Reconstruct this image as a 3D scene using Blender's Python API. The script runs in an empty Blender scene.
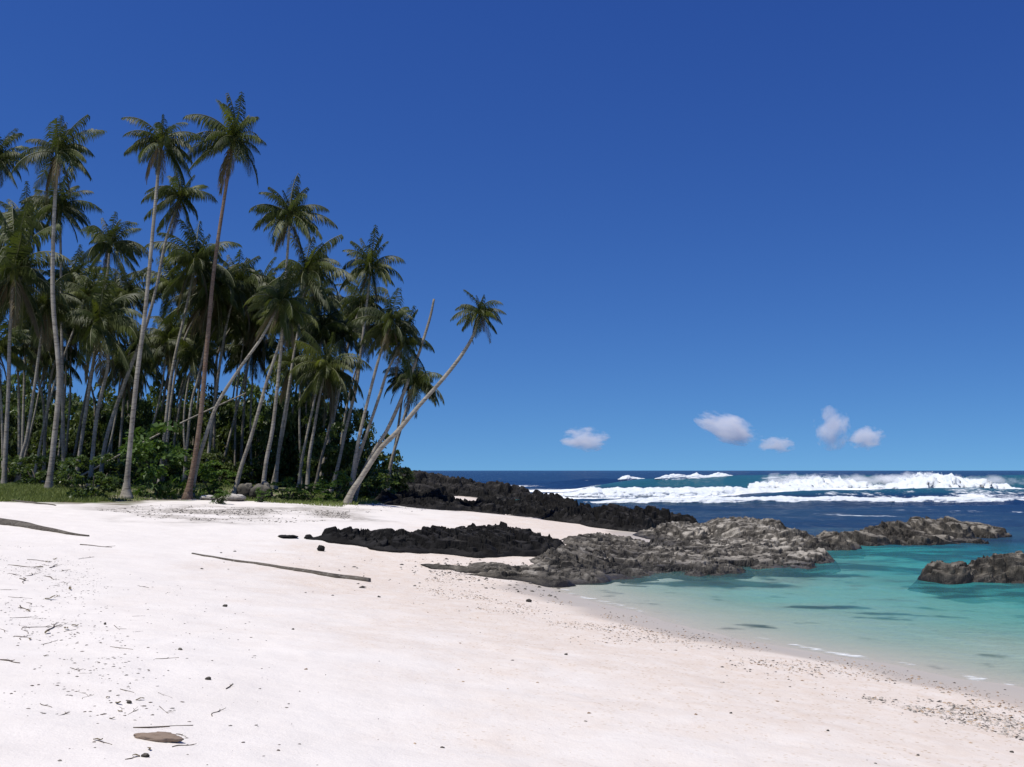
import bpy, math, random
import numpy as np
from mathutils import Vector, Matrix

R = math.radians
rnd = random.Random(7)
nrg = np.random.default_rng(7)
sc = bpy.context.scene
C = sc.collection

# ------------------------------------------------------------------ camera
F = 1000.0
CX, CY = 512.0, 383.5
CAMZ = 2.8
PITCH = math.atan((470.5 - CY) / F)
cam_d = bpy.data.cameras.new('camera')
cam_d.sensor_width = 36.0
cam_d.lens = 36.0 * F / 1024.0
cam_d.clip_start = 0.1
cam_d.clip_end = 90000.0
cam = bpy.data.objects.new('camera', cam_d)
cam.location = (0, 0, CAMZ)
cam.rotation_euler = (math.pi / 2 + PITCH, 0, 0)
C.objects.link(cam)
sc.camera = cam

# ------------------------------------------------------------------ light
SUN_EL, SUN_AZ = 66.0, 232.0          # azimuth clockwise from +Y (north)
sun_dir = Vector((math.sin(R(SUN_AZ)) * math.cos(R(SUN_EL)), math.cos(R(SUN_AZ)) * math.cos(R(SUN_EL)), math.sin(R(SUN_EL))))
w = bpy.data.worlds.new('World')
sc.world = w
w.use_nodes = True
nt = w.node_tree
bg = nt.nodes['Background']
sky = nt.nodes.new('ShaderNodeTexSky')
sky.sky_type = 'NISHITA'
sky.sun_disc = False
sky.sun_elevation = R(SUN_EL)
sky.sun_rotation = R(SUN_AZ)
sky.altitude = 0.0
sky.air_density = 0.85
sky.dust_density = 0.0
sky.ozone_density = 5.0
# look the sky up a little higher than the true elevation: very clear maritime air, no pale band at the horizon
tc_ = nt.nodes.new('ShaderNodeTexCoord')
mp_ = nt.nodes.new('ShaderNodeMapping'); mp_.vector_type = 'POINT'
mp_.inputs['Location'].default_value = (0, 0, 0.125); mp_.inputs['Scale'].default_value = (1, 1, 1.0)
nm_ = nt.nodes.new('ShaderNodeVectorMath'); nm_.operation = 'NORMALIZE'
nt.links.new(tc_.outputs['Generated'], mp_.inputs[0]); nt.links.new(mp_.outputs[0], nm_.inputs[0]); nt.links.new(nm_.outputs[0], sky.inputs[0])
hsv = nt.nodes.new('ShaderNodeHueSaturation')
hsv.inputs['Saturation'].default_value = 1.08
hsv.inputs['Hue'].default_value = 0.502
nt.links.new(sky.outputs[0], hsv.inputs['Color'])
sep_ = nt.nodes.new('ShaderNodeSeparateColor'); com_ = nt.nodes.new('ShaderNodeCombineColor')
nt.links.new(hsv.outputs[0], sep_.inputs[0])
for i_, (g_, k_) in enumerate(((1.40, 1.12), (1.38, 1.24), (0.94, 0.95))):   # deeper contrast of red and green: polarised tropical blue
    a_ = nt.nodes.new('ShaderNodeMath'); a_.operation = 'MULTIPLY'; a_.inputs[1].default_value = 0.1
    b_ = nt.nodes.new('ShaderNodeMath'); b_.operation = 'POWER'; b_.inputs[1].default_value = g_
    c_ = nt.nodes.new('ShaderNodeMath'); c_.operation = 'MULTIPLY'; c_.inputs[1].default_value = 10.0 * k_
    nt.links.new(sep_.outputs[i_], a_.inputs[0]); nt.links.new(a_.outputs[0], b_.inputs[0]); nt.links.new(b_.outputs[0], c_.inputs[0]); nt.links.new(c_.outputs[0], com_.inputs[i_])
nt.links.new(com_.outputs[0], bg.inputs['Color'])
bg.inputs['Strength'].default_value = 0.112
sl = bpy.data.lights.new('sun', 'SUN')
sl.energy = 4.7
sl.angle = R(0.53)
sl.color = (1.0, 0.955, 0.88)
so = bpy.data.objects.new('sun', sl)
so.rotation_euler = (-sun_dir).to_track_quat('-Z', 'Y').to_euler()
C.objects.link(so)
sc.view_settings.view_transform = 'Standard'
sc.view_settings.look = 'None'
sc.view_settings.exposure = 0.0
sc.view_settings.gamma = 1.0
sc.cycles.use_denoising = True
sc.cycles.max_bounces = 10
sc.cycles.volume_bounces = 12
sc.cycles.transparent_max_bounces = 12

# ------------------------------------------------------------------ helpers
cp, sp = math.cos(PITCH), math.sin(PITCH)
def ray(px, py):
    x = (px - CX) / F; u = (CY - py) / F
    return Vector((x, cp - u * sp, sp + u * cp))
def at_depth(px, py, d):
    v = ray(px, py); t = d / v.y
    return Vector((v.x * t, d, CAMZ + v.z * t))
def at_z(px, py, z=0.0):
    v = ray(px, py); t = (z - CAMZ) / v.z
    return Vector((v.x * t, v.y * t, z))

def h2(ix, iy, seed=0):
    ix = ix.astype(np.int64); iy = iy.astype(np.int64)
    n = (ix * 374761393 + iy * 668265263 + seed * 974634777) & 0xFFFFFFFF
    n = ((n ^ (n >> 13)) * 1274126177) & 0xFFFFFFFF
    n = n ^ (n >> 16)
    return (n & 0xFFFFFF) / float(0xFFFFFF)
def vnoise(x, y, seed=0):
    x = np.asarray(x, float); y = np.asarray(y, float)
    ix = np.floor(x); iy = np.floor(y); fx = x - ix; fy = y - iy
    fx = fx * fx * (3 - 2 * fx); fy = fy * fy * (3 - 2 * fy)
    a = h2(ix, iy, seed); b = h2(ix + 1, iy, seed); c = h2(ix, iy + 1, seed); d = h2(ix + 1, iy + 1, seed)
    return (a * (1 - fx) + b * fx) * (1 - fy) + (c * (1 - fx) + d * fx) * fy
def fbm(x, y, oct=4, seed=0):
    x = np.asarray(x, float); y = np.asarray(y, float)
    s = 0; a = 0.5; t = 0
    for k in range(oct):
        s = s + a * vnoise(x, y, seed + k * 17); t += a
        x = x * 2.03 + 11.3; y = y * 2.03 + 5.7; a *= 0.5
    return s / t
def voro(x, y, seed=0):
    """cell value, F2-F1 edge distance, F1"""
    x = np.asarray(x, float); y = np.asarray(y, float)
    ix = np.floor(x); iy = np.floor(y)
    f1 = np.full(x.shape, 9.0); f2 = np.full(x.shape, 9.0); val = np.zeros(x.shape)
    gx = np.zeros(x.shape); gy = np.zeros(x.shape)
    for dx in (-1, 0, 1):
        for dy in (-1, 0, 1):
            cx = ix + dx + 0.1 + 0.8 * h2(ix + dx, iy + dy, seed); cy = iy + dy + 0.1 + 0.8 * h2(ix + dx, iy + dy, seed + 5)
            d = np.hypot(x - cx, y - cy); v = h2(ix + dx, iy + dy, seed + 9)
            n1 = d < f1
            f2 = np.where(n1, f1, np.minimum(f2, d))
            val = np.where(n1, v, val); gx = np.where(n1, x - cx, gx); gy = np.where(n1, y - cy, gy)
            f1 = np.where(n1, d, f1)
    return val, f2 - f1, f1, gx, gy
def sstep(a, b, x):
    t = np.clip((x - a) / (b - a), 0, 1); return t * t * (3 - 2 * t)

def tag(o, label=None, cat=None, group=None, kind=None):
    if label: o['label'] = label
    if cat: o['category'] = cat
    if group: o['group'] = group
    if kind: o['kind'] = kind
    return o
def new_obj(name, data, parent=None):
    o = bpy.data.objects.new(name, data); C.objects.link(o)
    if parent: o.parent = parent
    return o
def mesh_np(name, verts, faces, mats, smooth=True, fmat=None):
    """faces: ndarray (n,4) or (n,3), or list of arrays"""
    me = bpy.data.meshes.new(name)
    verts = np.asarray(verts, np.float32)
    fl = faces if isinstance(faces, list) else [faces]
    fl = [np.asarray(f, np.int32) for f in fl if len(f)]
    loops = np.concatenate([f.ravel() for f in fl]); tot = np.concatenate([np.full(len(f), f.shape[1], np.int32) for f in fl])
    me.vertices.add(len(verts)); me.vertices.foreach_set('co', verts.ravel())
    me.loops.add(len(loops)); me.loops.foreach_set('vertex_index', loops)
    me.polygons.add(len(tot)); me.polygons.foreach_set('loop_start', np.concatenate([[0], np.cumsum(tot)[:-1]]).astype(np.int32))
    me.polygons.foreach_set('loop_total', tot)
    me.polygons.foreach_set('use_smooth', np.full(len(tot), smooth, bool))
    for m in (mats if isinstance(mats, (list, tuple)) else [mats]): me.materials.append(m)
    if fmat is not None: me.polygons.foreach_set('material_index', np.asarray(fmat, np.int32))
    me.update(calc_edges=True)
    return me
def attr(me, name, vals):
    a = me.attributes.new(name, 'FLOAT', 'POINT'); a.data.foreach_set('value', np.asarray(vals, np.float32))
def grid_faces(nu, nv, mask=None):
    i, j = np.meshgrid(np.arange(nu - 1), np.arange(nv - 1), indexing='ij')
    a = i * nv + j
    f = np.stack([a, a + nv, a + nv + 1, a + 1], -1).reshape(-1, 4)
    if mask is not None: f = f[mask.reshape(-1)[f].any(axis=1)]
    return f
def compact(verts, faces, *attrs):
    used = np.zeros(len(verts), bool); used[faces.ravel()] = True
    idx = np.cumsum(used) - 1
    return verts[used], idx[faces], [a[used] for a in attrs]

# ------------------------------------------------------------------ materials
class M:
    def __init__(s, name):
        s.m = bpy.data.materials.new(name); s.m.use_nodes = True
        s.nt = s.m.node_tree; s.n = s.nt.nodes; s.b = s.n['Principled BSDF']; s.out = s.n['Material Output']
        s._pos = None
    def node(s, t, **kw):
        n = s.n.new(t)
        for k, v in kw.items(): setattr(n, k, v)
        return n
    def link(s, a, b): s.nt.links.new(a, b)
    def val(s, sock, v):
        if hasattr(v, 'is_output'): s.link(v, sock)
        else: sock.default_value = v
    def pos(s, scale=(1, 1, 1), obj=False):
        if obj: p = s.node('ShaderNodeTexCoord').outputs['Object']
        else: p = s.node('ShaderNodeNewGeometry').outputs['Position']
        mp = s.node('ShaderNodeMapping'); s.link(p, mp.inputs[0]); mp.inputs['Scale'].default_value = scale
        return mp.outputs[0]
    def noise(s, vec, scale, detail=4, rough=0.55):
        n = s.node('ShaderNodeTexNoise'); s.link(vec, n.inputs['Vector'])
        n.inputs['Scale'].default_value = scale; n.inputs['Detail'].default_value = detail; n.inputs['Roughness'].default_value = rough
        return n.outputs['Fac']
    def voro(s, vec, scale, feature='F1', out='Distance'):
        n = s.node('ShaderNodeTexVoronoi', feature=feature); s.link(vec, n.inputs['Vector']); n.inputs['Scale'].default_value = scale
        return n.outputs[out]
    def ramp(s, fac, stops, interp='LINEAR'):
        r = s.node('ShaderNodeValToRGB'); cr = r.color_ramp; cr.interpolation = interp
        while len(cr.elements) < len(stops): cr.elements.new(0.5)
        for e, (p, c) in zip(cr.elements, stops):
            e.position = p; e.color = (*c, 1) if not isinstance(c, (int, float)) else (c, c, c, 1)
        s.link(fac, r.inputs[0]); return r.outputs[0]
    def mix(s, fac, a, b, blend='MIX'):
        m = s.node('ShaderNodeMix', data_type='RGBA', blend_type=blend)
        s.val(m.inputs[0], fac)
        for sock, v in ((m.inputs[6], a), (m.inputs[7], b)):
            if isinstance(v, tuple): sock.default_value = (*v, 1)
            else: s.link(v, sock)
        return m.outputs[2]
    def math(s, op, a, b=0.0, clamp=False):
        m = s.node('ShaderNodeMath', operation=op, use_clamp=clamp)
        s.val(m.inputs[0], a); s.val(m.inputs[1], b); return m.outputs[0]
    def attr(s, name):
        return s.node('ShaderNodeAttribute', attribute_name=name).outputs['Fac']
    def bump(s, height, strength=0.5, dist=0.02, normal=None):
        b = s.node('ShaderNodeBump'); b.inputs['Strength'].default_value = strength; b.inputs['Distance'].default_value = dist
        s.link(height, b.inputs['Height'])
        if normal is not None: s.link(normal, b.inputs['Normal'])
        return b.outputs[0]
    def base(s, col=None, rough=None, normal=None, spec=None):
        if col is not None:
            if isinstance(col, tuple): s.b.inputs['Base Color'].default_value = (*col, 1)
            else: s.link(col, s.b.inputs['Base Color'])
        if rough is not None: s.val(s.b.inputs['Roughness'], rough)
        if normal is not None: s.link(normal, s.b.inputs['Normal'])
        if spec is not None: s.b.inputs['Specular IOR Level'].default_value = spec
        return s.m

def leaf_mat(name, lo, hi, trans=0.3, rough=0.45, patch=0.6, spec=0.5):
    m = M(name)
    p = m.pos()
    n = m.noise(p, patch, 3); n2 = m.noise(p, 9.0, 2)
    oi = m.node('ShaderNodeObjectInfo').outputs['Random']
    f = m.math('ADD', m.math('MULTIPLY', n, 0.6), m.math('MULTIPLY', n2, 0.35))
    f = m.math('ADD', f, m.math('MULTIPLY', m.math('SUBTRACT', oi, 0.5), 0.35))
    col = m.ramp(f, [(0.25, lo), (0.78, hi)])
    m.base(col, rough, spec=spec)
    t = m.node('ShaderNodeBsdfTranslucent'); m.link(m.mix(0.5, col, (hi[0] * 1.3, hi[1] * 1.4, hi[2] * 0.6)), t.inputs[0])
    mx = m.node('ShaderNodeMixShader'); mx.inputs[0].default_value = trans
    m.link(m.b.outputs[0], mx.inputs[1]); m.link(t.outputs[0], mx.inputs[2]); m.link(mx.outputs[0], m.out.inputs[0])
    return m.m

mat_frond = leaf_mat('frond_green', (0.017, 0.028, 0.007), (0.092, 0.114, 0.026), 0.32, 0.52, 0.5, 0.34)
mat_frond_young = leaf_mat('frond_young', (0.036, 0.052, 0.010), (0.165, 0.185, 0.034), 0.38, 0.5, 0.5, 0.34)
mat_frond_dead = leaf_mat('frond_dead', (0.060, 0.046, 0.024), (0.20, 0.155, 0.085), 0.15, 0.7, 0.5, 0.3)
mat_rachis = M('rachis').base((0.11, 0.115, 0.045), 0.5)
mat_leaf_dark = leaf_mat('undergrowth_leaf', (0.032, 0.054, 0.014), (0.125, 0.160, 0.042), 0.3, 0.5, 0.8, 0.35)
mat_leaf_mid = leaf_mat('shrub_leaf', (0.036, 0.064, 0.014), (0.125, 0.175, 0.042), 0.3, 0.45, 1.2, 0.4)
mat_leaf_bright = leaf_mat('bright_leaf', (0.035, 0.075, 0.012), (0.100, 0.170, 0.026), 0.3, 0.5, 1.2, 0.35)
mat_grass = leaf_mat('grass_blade', (0.095, 0.130, 0.030), (0.230, 0.270, 0.085), 0.25, 0.6, 0.9, 0.2)

def trunk_mat(name, a, b, c):
    m = M(name)
    p = m.pos((1, 1, 1)); pz = m.pos((2.0, 2.0, 14.0))
    rings = m.noise(pz, 1.0, 4, 0.6); blot = m.noise(p, 1.3, 4); fine = m.noise(p, 14, 3)
    col = m.mix(m.ramp(blot, [(0.35, 0.0), (0.65, 1.0)]), a, b)
    col = m.mix(m.ramp(rings, [(0.50, 0.0), (0.66, 0.75)]), col, c)
    col = m.mix(m.ramp(fine, [(0.55, 0.0), (0.75, 0.5)]), col, (0.30, 0.29, 0.26))
    return m.base(col, 0.85, m.bump(rings, 0.5, 0.04), 0.2)
mat_trunk = trunk_mat('palm_trunk_grey', (0.34, 0.31, 0.255), (0.22, 0.195, 0.155), (0.085, 0.07, 0.055))
mat_trunk_brown = trunk_mat('palm_trunk_brown', (0.20, 0.14, 0.10), (0.15, 0.095, 0.065), (0.07, 0.048, 0.035))
mat_trunk_shaded = trunk_mat('palm_trunk_shaded', (0.25, 0.225, 0.185), (0.17, 0.15, 0.12), (0.07, 0.058, 0.047))  # darker copy of the grey trunk: grove shade put into the colour
mat_wood = trunk_mat('weathered_wood', (0.13, 0.115, 0.095), (0.08, 0.068, 0.055), (0.035, 0.03, 0.025))
mat_twig = M('twig_bark').base((0.085, 0.065, 0.05), 0.85, spec=0.2)
mat_stem = M('shrub_stem').base((0.10, 0.085, 0.065), 0.85, spec=0.2)

def rock_mat(name, dark, mid, light, lightness, wetline=True):
    m = M(name)
    p = m.pos(); n = m.noise(p, 0.9, 5, 0.6); n2 = m.noise(p, 7, 5, 0.65); n3 = m.noise(p, 30, 3, 0.6)
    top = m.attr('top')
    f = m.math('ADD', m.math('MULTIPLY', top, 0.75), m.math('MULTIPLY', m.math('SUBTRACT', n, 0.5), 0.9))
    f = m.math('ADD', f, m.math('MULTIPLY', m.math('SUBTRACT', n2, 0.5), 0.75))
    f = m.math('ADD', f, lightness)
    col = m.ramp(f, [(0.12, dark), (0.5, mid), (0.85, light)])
    z = m.node('ShaderNodeSeparateXYZ'); m.link(m.node('ShaderNodeNewGeometry').outputs['Position'], z.inputs[0])
    wet = m.math('ADD', z.outputs[2], m.math('MULTIPLY', m.math('SUBTRACT', n, 0.5), 0.25))
    wetf = m.ramp(wet, [(0.06, 1.0), (0.24, 0.0)])
    col = m.mix(m.math('MULTIPLY', wetf, 0.75), col, dark)
    b = m.bump(n3, 0.5, 0.02, m.bump(n2, 0.7, 0.06))
    rough = m.ramp(wetf, [(0, 0.88), (1, 0.45)])
    return m.base(col, rough, b, 0.25)
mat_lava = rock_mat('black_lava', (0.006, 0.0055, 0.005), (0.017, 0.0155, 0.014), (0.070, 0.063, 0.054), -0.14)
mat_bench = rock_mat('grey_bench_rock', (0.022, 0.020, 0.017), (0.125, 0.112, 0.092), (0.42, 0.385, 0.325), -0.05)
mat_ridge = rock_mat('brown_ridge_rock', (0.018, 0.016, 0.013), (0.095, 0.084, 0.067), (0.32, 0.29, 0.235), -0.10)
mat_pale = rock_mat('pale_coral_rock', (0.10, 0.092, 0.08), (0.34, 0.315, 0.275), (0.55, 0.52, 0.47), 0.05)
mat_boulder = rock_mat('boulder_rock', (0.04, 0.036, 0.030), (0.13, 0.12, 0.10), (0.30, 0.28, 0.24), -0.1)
mat_foam = M('white_foam')
_p = mat_foam.pos()
mat_foam.base(mat_foam.mix(mat_foam.noise(_p, 1.1, 5, 0.65), (0.55, 0.61, 0.66), (0.80, 0.82, 0.83)), 0.9, mat_foam.bump(mat_foam.noise(_p, 2.2, 6, 0.7), 0.7, 0.25), 0.1)
mat_foam.b.inputs['Subsurface Weight'].default_value = 0.0
mat_foam = mat_foam.m

# ------------------------------------------------------------------ terrain
SHORE = [at_z(*p).to_2d() for p in [(1024, 692), (960, 681), (900, 668), (800, 650), (700, 630), (620, 610), (575, 599), (550, 592), (556, 585), (600, 572), (640, 553), (650, 541), (628, 529), (600, 525)]]
SHORE = [(40, -40), (16, -4), (10, 6.2)] + [(p.x, p.y) for p in SHORE] + [(3.2, 62), (1.5, 75), (0.5, 90), (-8, 92.5), (-9, 99), (-1, 102), (-2, 116), (-10, 131), (-25, 141), (-60, 150), (-150, 165), (-900, 200), (-900, -300), (40, -300)]
SH = np.array(SHORE)
def sdist(x, y):
    x = np.asarray(x, float); y = np.asarray(y, float)
    best = np.full(x.shape, 1e9); inside = np.zeros(x.shape, bool)
    n = len(SH)
    for k in range(n):
        ax, ay = SH[k]; bx, by = SH[(k + 1) % n]
        dx, dy = bx - ax, by - ay
        t = np.clip(((x - ax) * dx + (y - ay) * dy) / (dx * dx + dy * dy), 0, 1)
        best = np.minimum(best, np.hypot(x - ax - t * dx, y - ay - t * dy))
        cr = ((ay > y) != (by > y))
        with np.errstate(divide='ignore', invalid='ignore'):
            xi = ax + (y - ay) * dx / (dy if dy != 0 else 1e-9)
        inside ^= cr & (x < xi)
    return np.where(inside, best, -best)
def in_poly(x, y, P):
    P = np.array(P); x = np.asarray(x); y = np.asarray(y)
    best = np.full(x.shape, 1e9); ins = np.zeros(x.shape, bool)
    for k in range(len(P)):
        ax, ay = P[k]; bx, by = P[(k + 1) % len(P)]; dx, dy = bx - ax, by - ay
        t = np.clip(((x - ax) * dx + (y - ay) * dy) / (dx * dx + dy * dy + 1e-9), 0, 1)
        best = np.minimum(best, np.hypot(x - ax - t * dx, y - ay - t * dy))
        cr = ((ay > y) != (by > y)); xi = ax + (y - ay) * dx / (dy if dy != 0 else 1e-9)
        ins ^= cr & (x < xi)
    return np.where(ins, best, -best)

VEG = None
def gh(x, y, fine=True):
    x = np.asarray(x, float); y = np.asarray(y, float)
    s = sdist(x, y)
    s = s + (fbm(x * 0.5, y * 0.5, 3, 3) - 0.5) * 0.7 * np.exp(-np.abs(s) / 3)
    land = 1.7 * np.tanh(0.11 * np.maximum(s, 0) / 1.7)
    land = land + 0.6 * sstep(38, 70, s)
    if VEG is not None: land = land + 0.42 * sstep(0.5, 6.0, in_poly(x, y, VEG))
    d = np.maximum(-s, 0)
    sea = -(1.0 - np.exp(-d * 0.085)) * 0.55 - 1.6 * sstep(0, 5, d) * sstep(36, 50, y) - 5.0 * sstep(14, 60, d) - 6 * sstep(60, 300, d)
    z = np.where(s > 0, land, sea)
    if fine:
        z = z + (fbm(x * 0.35, y * 0.35, 3, 21) - 0.5) * 0.10 * np.clip(np.abs(s) / 4, 0.1, 1)
        z = z + (fbm(x * 1.6, y * 1.6, 3, 31) - 0.5) * 0.05 * np.clip(s / 6, 0.0, 1)
    return z
def gz(x, y): return float(gh(np.array([x]), np.array([y]))[0])
_ts = np.concatenate([np.linspace(2, 40, 900), np.linspace(40.05, 160, 900)])
def hit(px, py):
    v = ray(px, py); v = v / v.y
    xs, ys, zs = v.x * _ts, v.y * _ts, CAMZ + v.z * _ts
    g = gh(xs, ys)
    k = np.nonzero(zs < np.maximum(g, -9))[0]
    i = k[0] if len(k) else len(_ts) - 1
    return Vector((xs[i], ys[i], g[i]))


V0_ = [hit(*p) for p in [(-60, 503), (0, 502), (70, 503), (120, 503.5), (180, 500.5), (235, 500), (290, 502), (340, 505), (385, 502), (425, 496)]]
VEG = [(-200, V0_[0].y - 2)] + [(p.x, p.y) for p in V0_] + [(-5, 66), (-9, 88), (-14, 110), (-40, 132), (-200, 140)]

ang = np.concatenate([np.linspace(-100, -46, 50, endpoint=False), np.linspace(-46, 46, 760), np.linspace(46, 100, 51)[1:]])
rad = np.concatenate([np.geomspace(3.0, 160, 620), np.geomspace(165, 45000, 60)])
A, RR = np.meshgrid(np.radians(ang), rad, indexing='ij')
OY = -4.0
X = np.sin(A) * RR; Y = np.cos(A) * RR + OY
xf, yf = X.ravel(), Y.ravel()
zf = gh(xf, yf)
sf = sdist(xf, yf)
veg = in_poly(xf, yf, VEG)
vegm = sstep(-0.8, 0.8, veg + (fbm(xf * 0.8, yf * 0.8, 3, 77) - 0.5) * 3.0)
# dark reef patches on the lagoon bed
reef = np.zeros_like(xf)
REEF = [(745, 590, 1.6, 0.9), (820, 612, 1.2, 0.35), (875, 618, 0.8, 0.22), (690, 592, 1.5, 0.5), (650, 583, 1.0, 0.25), (870, 570, 2.2, 1.6), (800, 578, 2.4, 1.2), (960, 598, 1.2, 0.5), (720, 606, 0.28, 0.08), (632, 595, 0.4, 0.1), (930, 560, 2.5, 2.0), (1000, 600, 1.6, .5), (930, 588, .9, .35), (965, 592, 1.0, .4), (1005, 591, 1.2, .4), (1045, 588, 1.2, .4), (840, 553, 2.4, .7), (900, 549, 2.2, .7), (960, 546, 1.8, .6), (650, 582, 1.6, .35), (720, 580, 1.8, .4), (790, 574, 1.6, .5), (830, 566, .8, .6)]
for (px, py, wx, wy) in REEF:
    c = at_z(px, py, -0.3)
    q = ((xf - c.x) / wx) ** 2 + ((yf - c.y) / wy) ** 2
    reef = np.maximum(reef, np.exp(-q * 1.1))
reef = sstep(0.30, 0.62, reef * 0.9 + (fbm(xf * 1.3, yf * 1.7, 5, 55) - 0.5) * 1.7) * (sf < 0)

m = M('beach_sand')
p = m.pos()
n1 = m.noise(p, 0.25, 4); n2 = m.noise(p, 3.5, 5, 0.65); n3 = m.noise(p, 60, 3, 0.7); n4 = m.noise(p, 220, 2, 0.7)
sand = m.mix(n1, (0.69, 0.642, 0.59), (0.78, 0.738, 0.683))
sand = m.mix(m.ramp(n3, [(0.58, 0.0), (0.72, 0.35)]), sand, (0.50, 0.42, 0.36))
sand = m.mix(m.ramp(m.noise(m.pos((1.0, 1.6, 1)), 1.1, 5, 0.6), [(0.42, 0.0), (0.7, 0.28)]), sand, (0.60, 0.55, 0.50))
rub = m.attr('rub')
sand = m.mix(m.math('MULTIPLY', rub, m.ramp(n2, [(0.35, 0.25), (0.6, 1.0)])), sand, m.mix(n3, (0.24, 0.215, 0.185), (0.46, 0.42, 0.37)))
wet = m.attr('wet')
sand = m.mix(m.ramp(wet, [(0, 0.0), (0.45, 0.30), (1, 0.9)]), sand, (0.43, 0.385, 0.325))
shelly = m.attr('shelly')
sand = m.mix(m.math('MULTIPLY', shelly, m.ramp(n2, [(0.3, 0.25), (0.7, 0.75)])), sand, (0.60, 0.485, 0.385))
sp1 = m.voro(p, 16.0, out='Distance'); spc = m.voro(p, 16.0, out='Color')
spec_f = m.math('MULTIPLY', m.ramp(sp1, [(0.20, 1.0), (0.30, 0.0)]), m.math('MULTIPLY', shelly, m.ramp(spc, [(0.45, 0.0), (0.6, 0.8)])))
sand = m.mix(spec_f, sand, m.mix(spc, (0.25, 0.17, 0.11), (0.55, 0.42, 0.28)))
litter = m.mix(n2, (0.10, 0.088, 0.058), (0.26, 0.225, 0.165))
litter = m.mix(m.ramp(m.noise(p, 1.2, 3), [(0.45, 0.0), (0.6, 0.9)]), litter, (0.105, 0.140, 0.040))
col = m.mix(m.attr('veg'), sand, litter)
col = m.mix(m.math('MULTIPLY', m.attr('reef'), 0.93), col, (0.035, 0.034, 0.030))
dry = m.math('SUBTRACT', 1.0, wet, True)
bh = m.math('ADD', m.math('MULTIPLY', n2, 0.05), m.math('MULTIPLY', n3, 0.008))
bmp = m.node('ShaderNodeBump'); bmp.inputs['Distance'].default_value = 1.0
m.link(m.math('MULTIPLY', m.math('ADD', m.math('MULTIPLY', dry, 0.8), 0.06), 0.55), bmp.inputs['Strength']); m.link(bh, bmp.inputs['Height'])
m.base(col, m.ramp(wet, [(0.3, 0.92), (1, 0.5)]), bmp.outputs[0], 0.18)
mat_sand = m.m
me = mesh_np('ground', np.stack([xf, yf, zf], 1), grid_faces(len(ang), len(rad)), mat_sand)
attr(me, 'wet', 1 - sstep(0.11, 0.20, zf + (fbm(xf * 0.7, yf * 0.7, 3, 8) - 0.5) * 0.10))
attr(me, 'shelly', sstep(0.02, 0.2, zf) * (1 - sstep(0.45, 0.95, zf + (fbm(xf * 1.2, yf * 1.2, 3, 9) - .5) * 0.4)) * (veg < -1))
RUB = [(p.x, p.y) for p in (hit(*q) for q in [(80, 508), (150, 503.5), (260, 504), (360, 508), (400, 513), (355, 519), (250, 523), (150, 520)])]
rb = in_poly(xf, yf, RUB)
attr(me, 'rub', sstep(-1.2, 1.6, rb + (fbm(xf * 0.5, yf * 0.7, 4, 88) - 0.5) * 5.0) * sstep(0.36, 0.6, fbm(xf * 0.6, yf * 0.8, 4, 601) + 0.06) * (veg < 1))
attr(me, 'veg', vegm); attr(me, 'reef', reef)
tag(new_obj('ground', me), kind='structure', label='pale pinkish white sand beach sloping to the lagoon')

# ------------------------------------------------------------------ sea
ang2 = np.concatenate([np.linspace(-60, -30, 60, endpoint=False), np.linspace(-30, 46, 900), np.linspace(46, 90, 60)[1:]])
rad2 = np.concatenate([np.geomspace(8, 60, 420, endpoint=False), np.linspace(60, 260, 420, endpoint=False), np.geomspace(260, 60000, 120)])
A, RR = np.meshgrid(np.radians(ang2), rad2, indexing='ij')
X = np.sin(A) * RR; Y = np.cos(A) * RR
xw, yw = X.ravel(), Y.ravel()
sw = sdist(xw, yw)
far = sstep(38, 75, yw)
zw = 0.0 + far * ((fbm(xw * 0.05, yw * 0.16, 3, 91) - 0.5) * 0.55 + (fbm(xw * 0.25, yw * 0.6, 3, 93) - 0.5) * 0.25) * np.clip(220 / np.maximum(yw, 220), 0, 1)
zw = zw + 0.03 * (fbm(xw * 0.6, yw * 1.0, 3, 95) - 0.5) + 0.07 * (fbm(sw * 1.5 + 0.4 * fbm(xw, yw, 2, 97), (xw - yw) * 0.35, 3, 96) - 0.5) * sstep(0, 3, -sw)
# wave ridges: (Y at X=0, slope dY/dX, x0, x1, height, front width, back width)
def ridge_y(w, x): return w['y'] + w['s'] * x + (vnoise(x * 0.05, x * 0 + w['seed'], 3) - 0.5) * w['wob']
WAVES = [
    dict(y=122, s=0.06, x0=28, x1=140, h=1.9, fw=4.5, bw=9, wob=6, seed=1.5),
    dict(y=134, s=0.0, x0=13, x1=44, h=1.7, fw=5.0, bw=10, wob=4, seed=2.5),
    dict(y=108, s=0.02, x0=3, x1=40, h=0.55, fw=2.2, bw=6, wob=4, seed=3.5),
    dict(y=83, s=0.05, x0=4, x1=120, h=0.40, fw=1.8, bw=5, wob=5, seed=4.5),
    dict(y=215, s=0.0, x0=12, x1=40, h=1.0, fw=6.0, bw=10, wob=6, seed=5.5),
    dict(y=175, s=0.0, x0=60, x1=190, h=2.2, fw=6.0, bw=12, wob=8, seed=6.5),
    dict(y=100, s=0.05, x0=26, x1=64, h=0.9, fw=3.0, bw=7, wob=4, seed=7.5),
]
for wv in WAVES:
    d = yw - ridge_y(wv, xw)
    env = sstep(wv['x0'] - 8, wv['x0'] + 6, xw) * (1 - sstep(wv['x1'] - 8, wv['x1'] + 12, xw)) * (0.75 + 0.5 * vnoise(xw * 0.09, xw * 0, 40 + int(wv['seed'])))
    prof = np.where(d < 0, np.exp(-(d / wv['fw']) ** 2), np.exp(-(d / wv['bw']) ** 2))
    zw = zw + wv['h'] * env * prof
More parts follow.
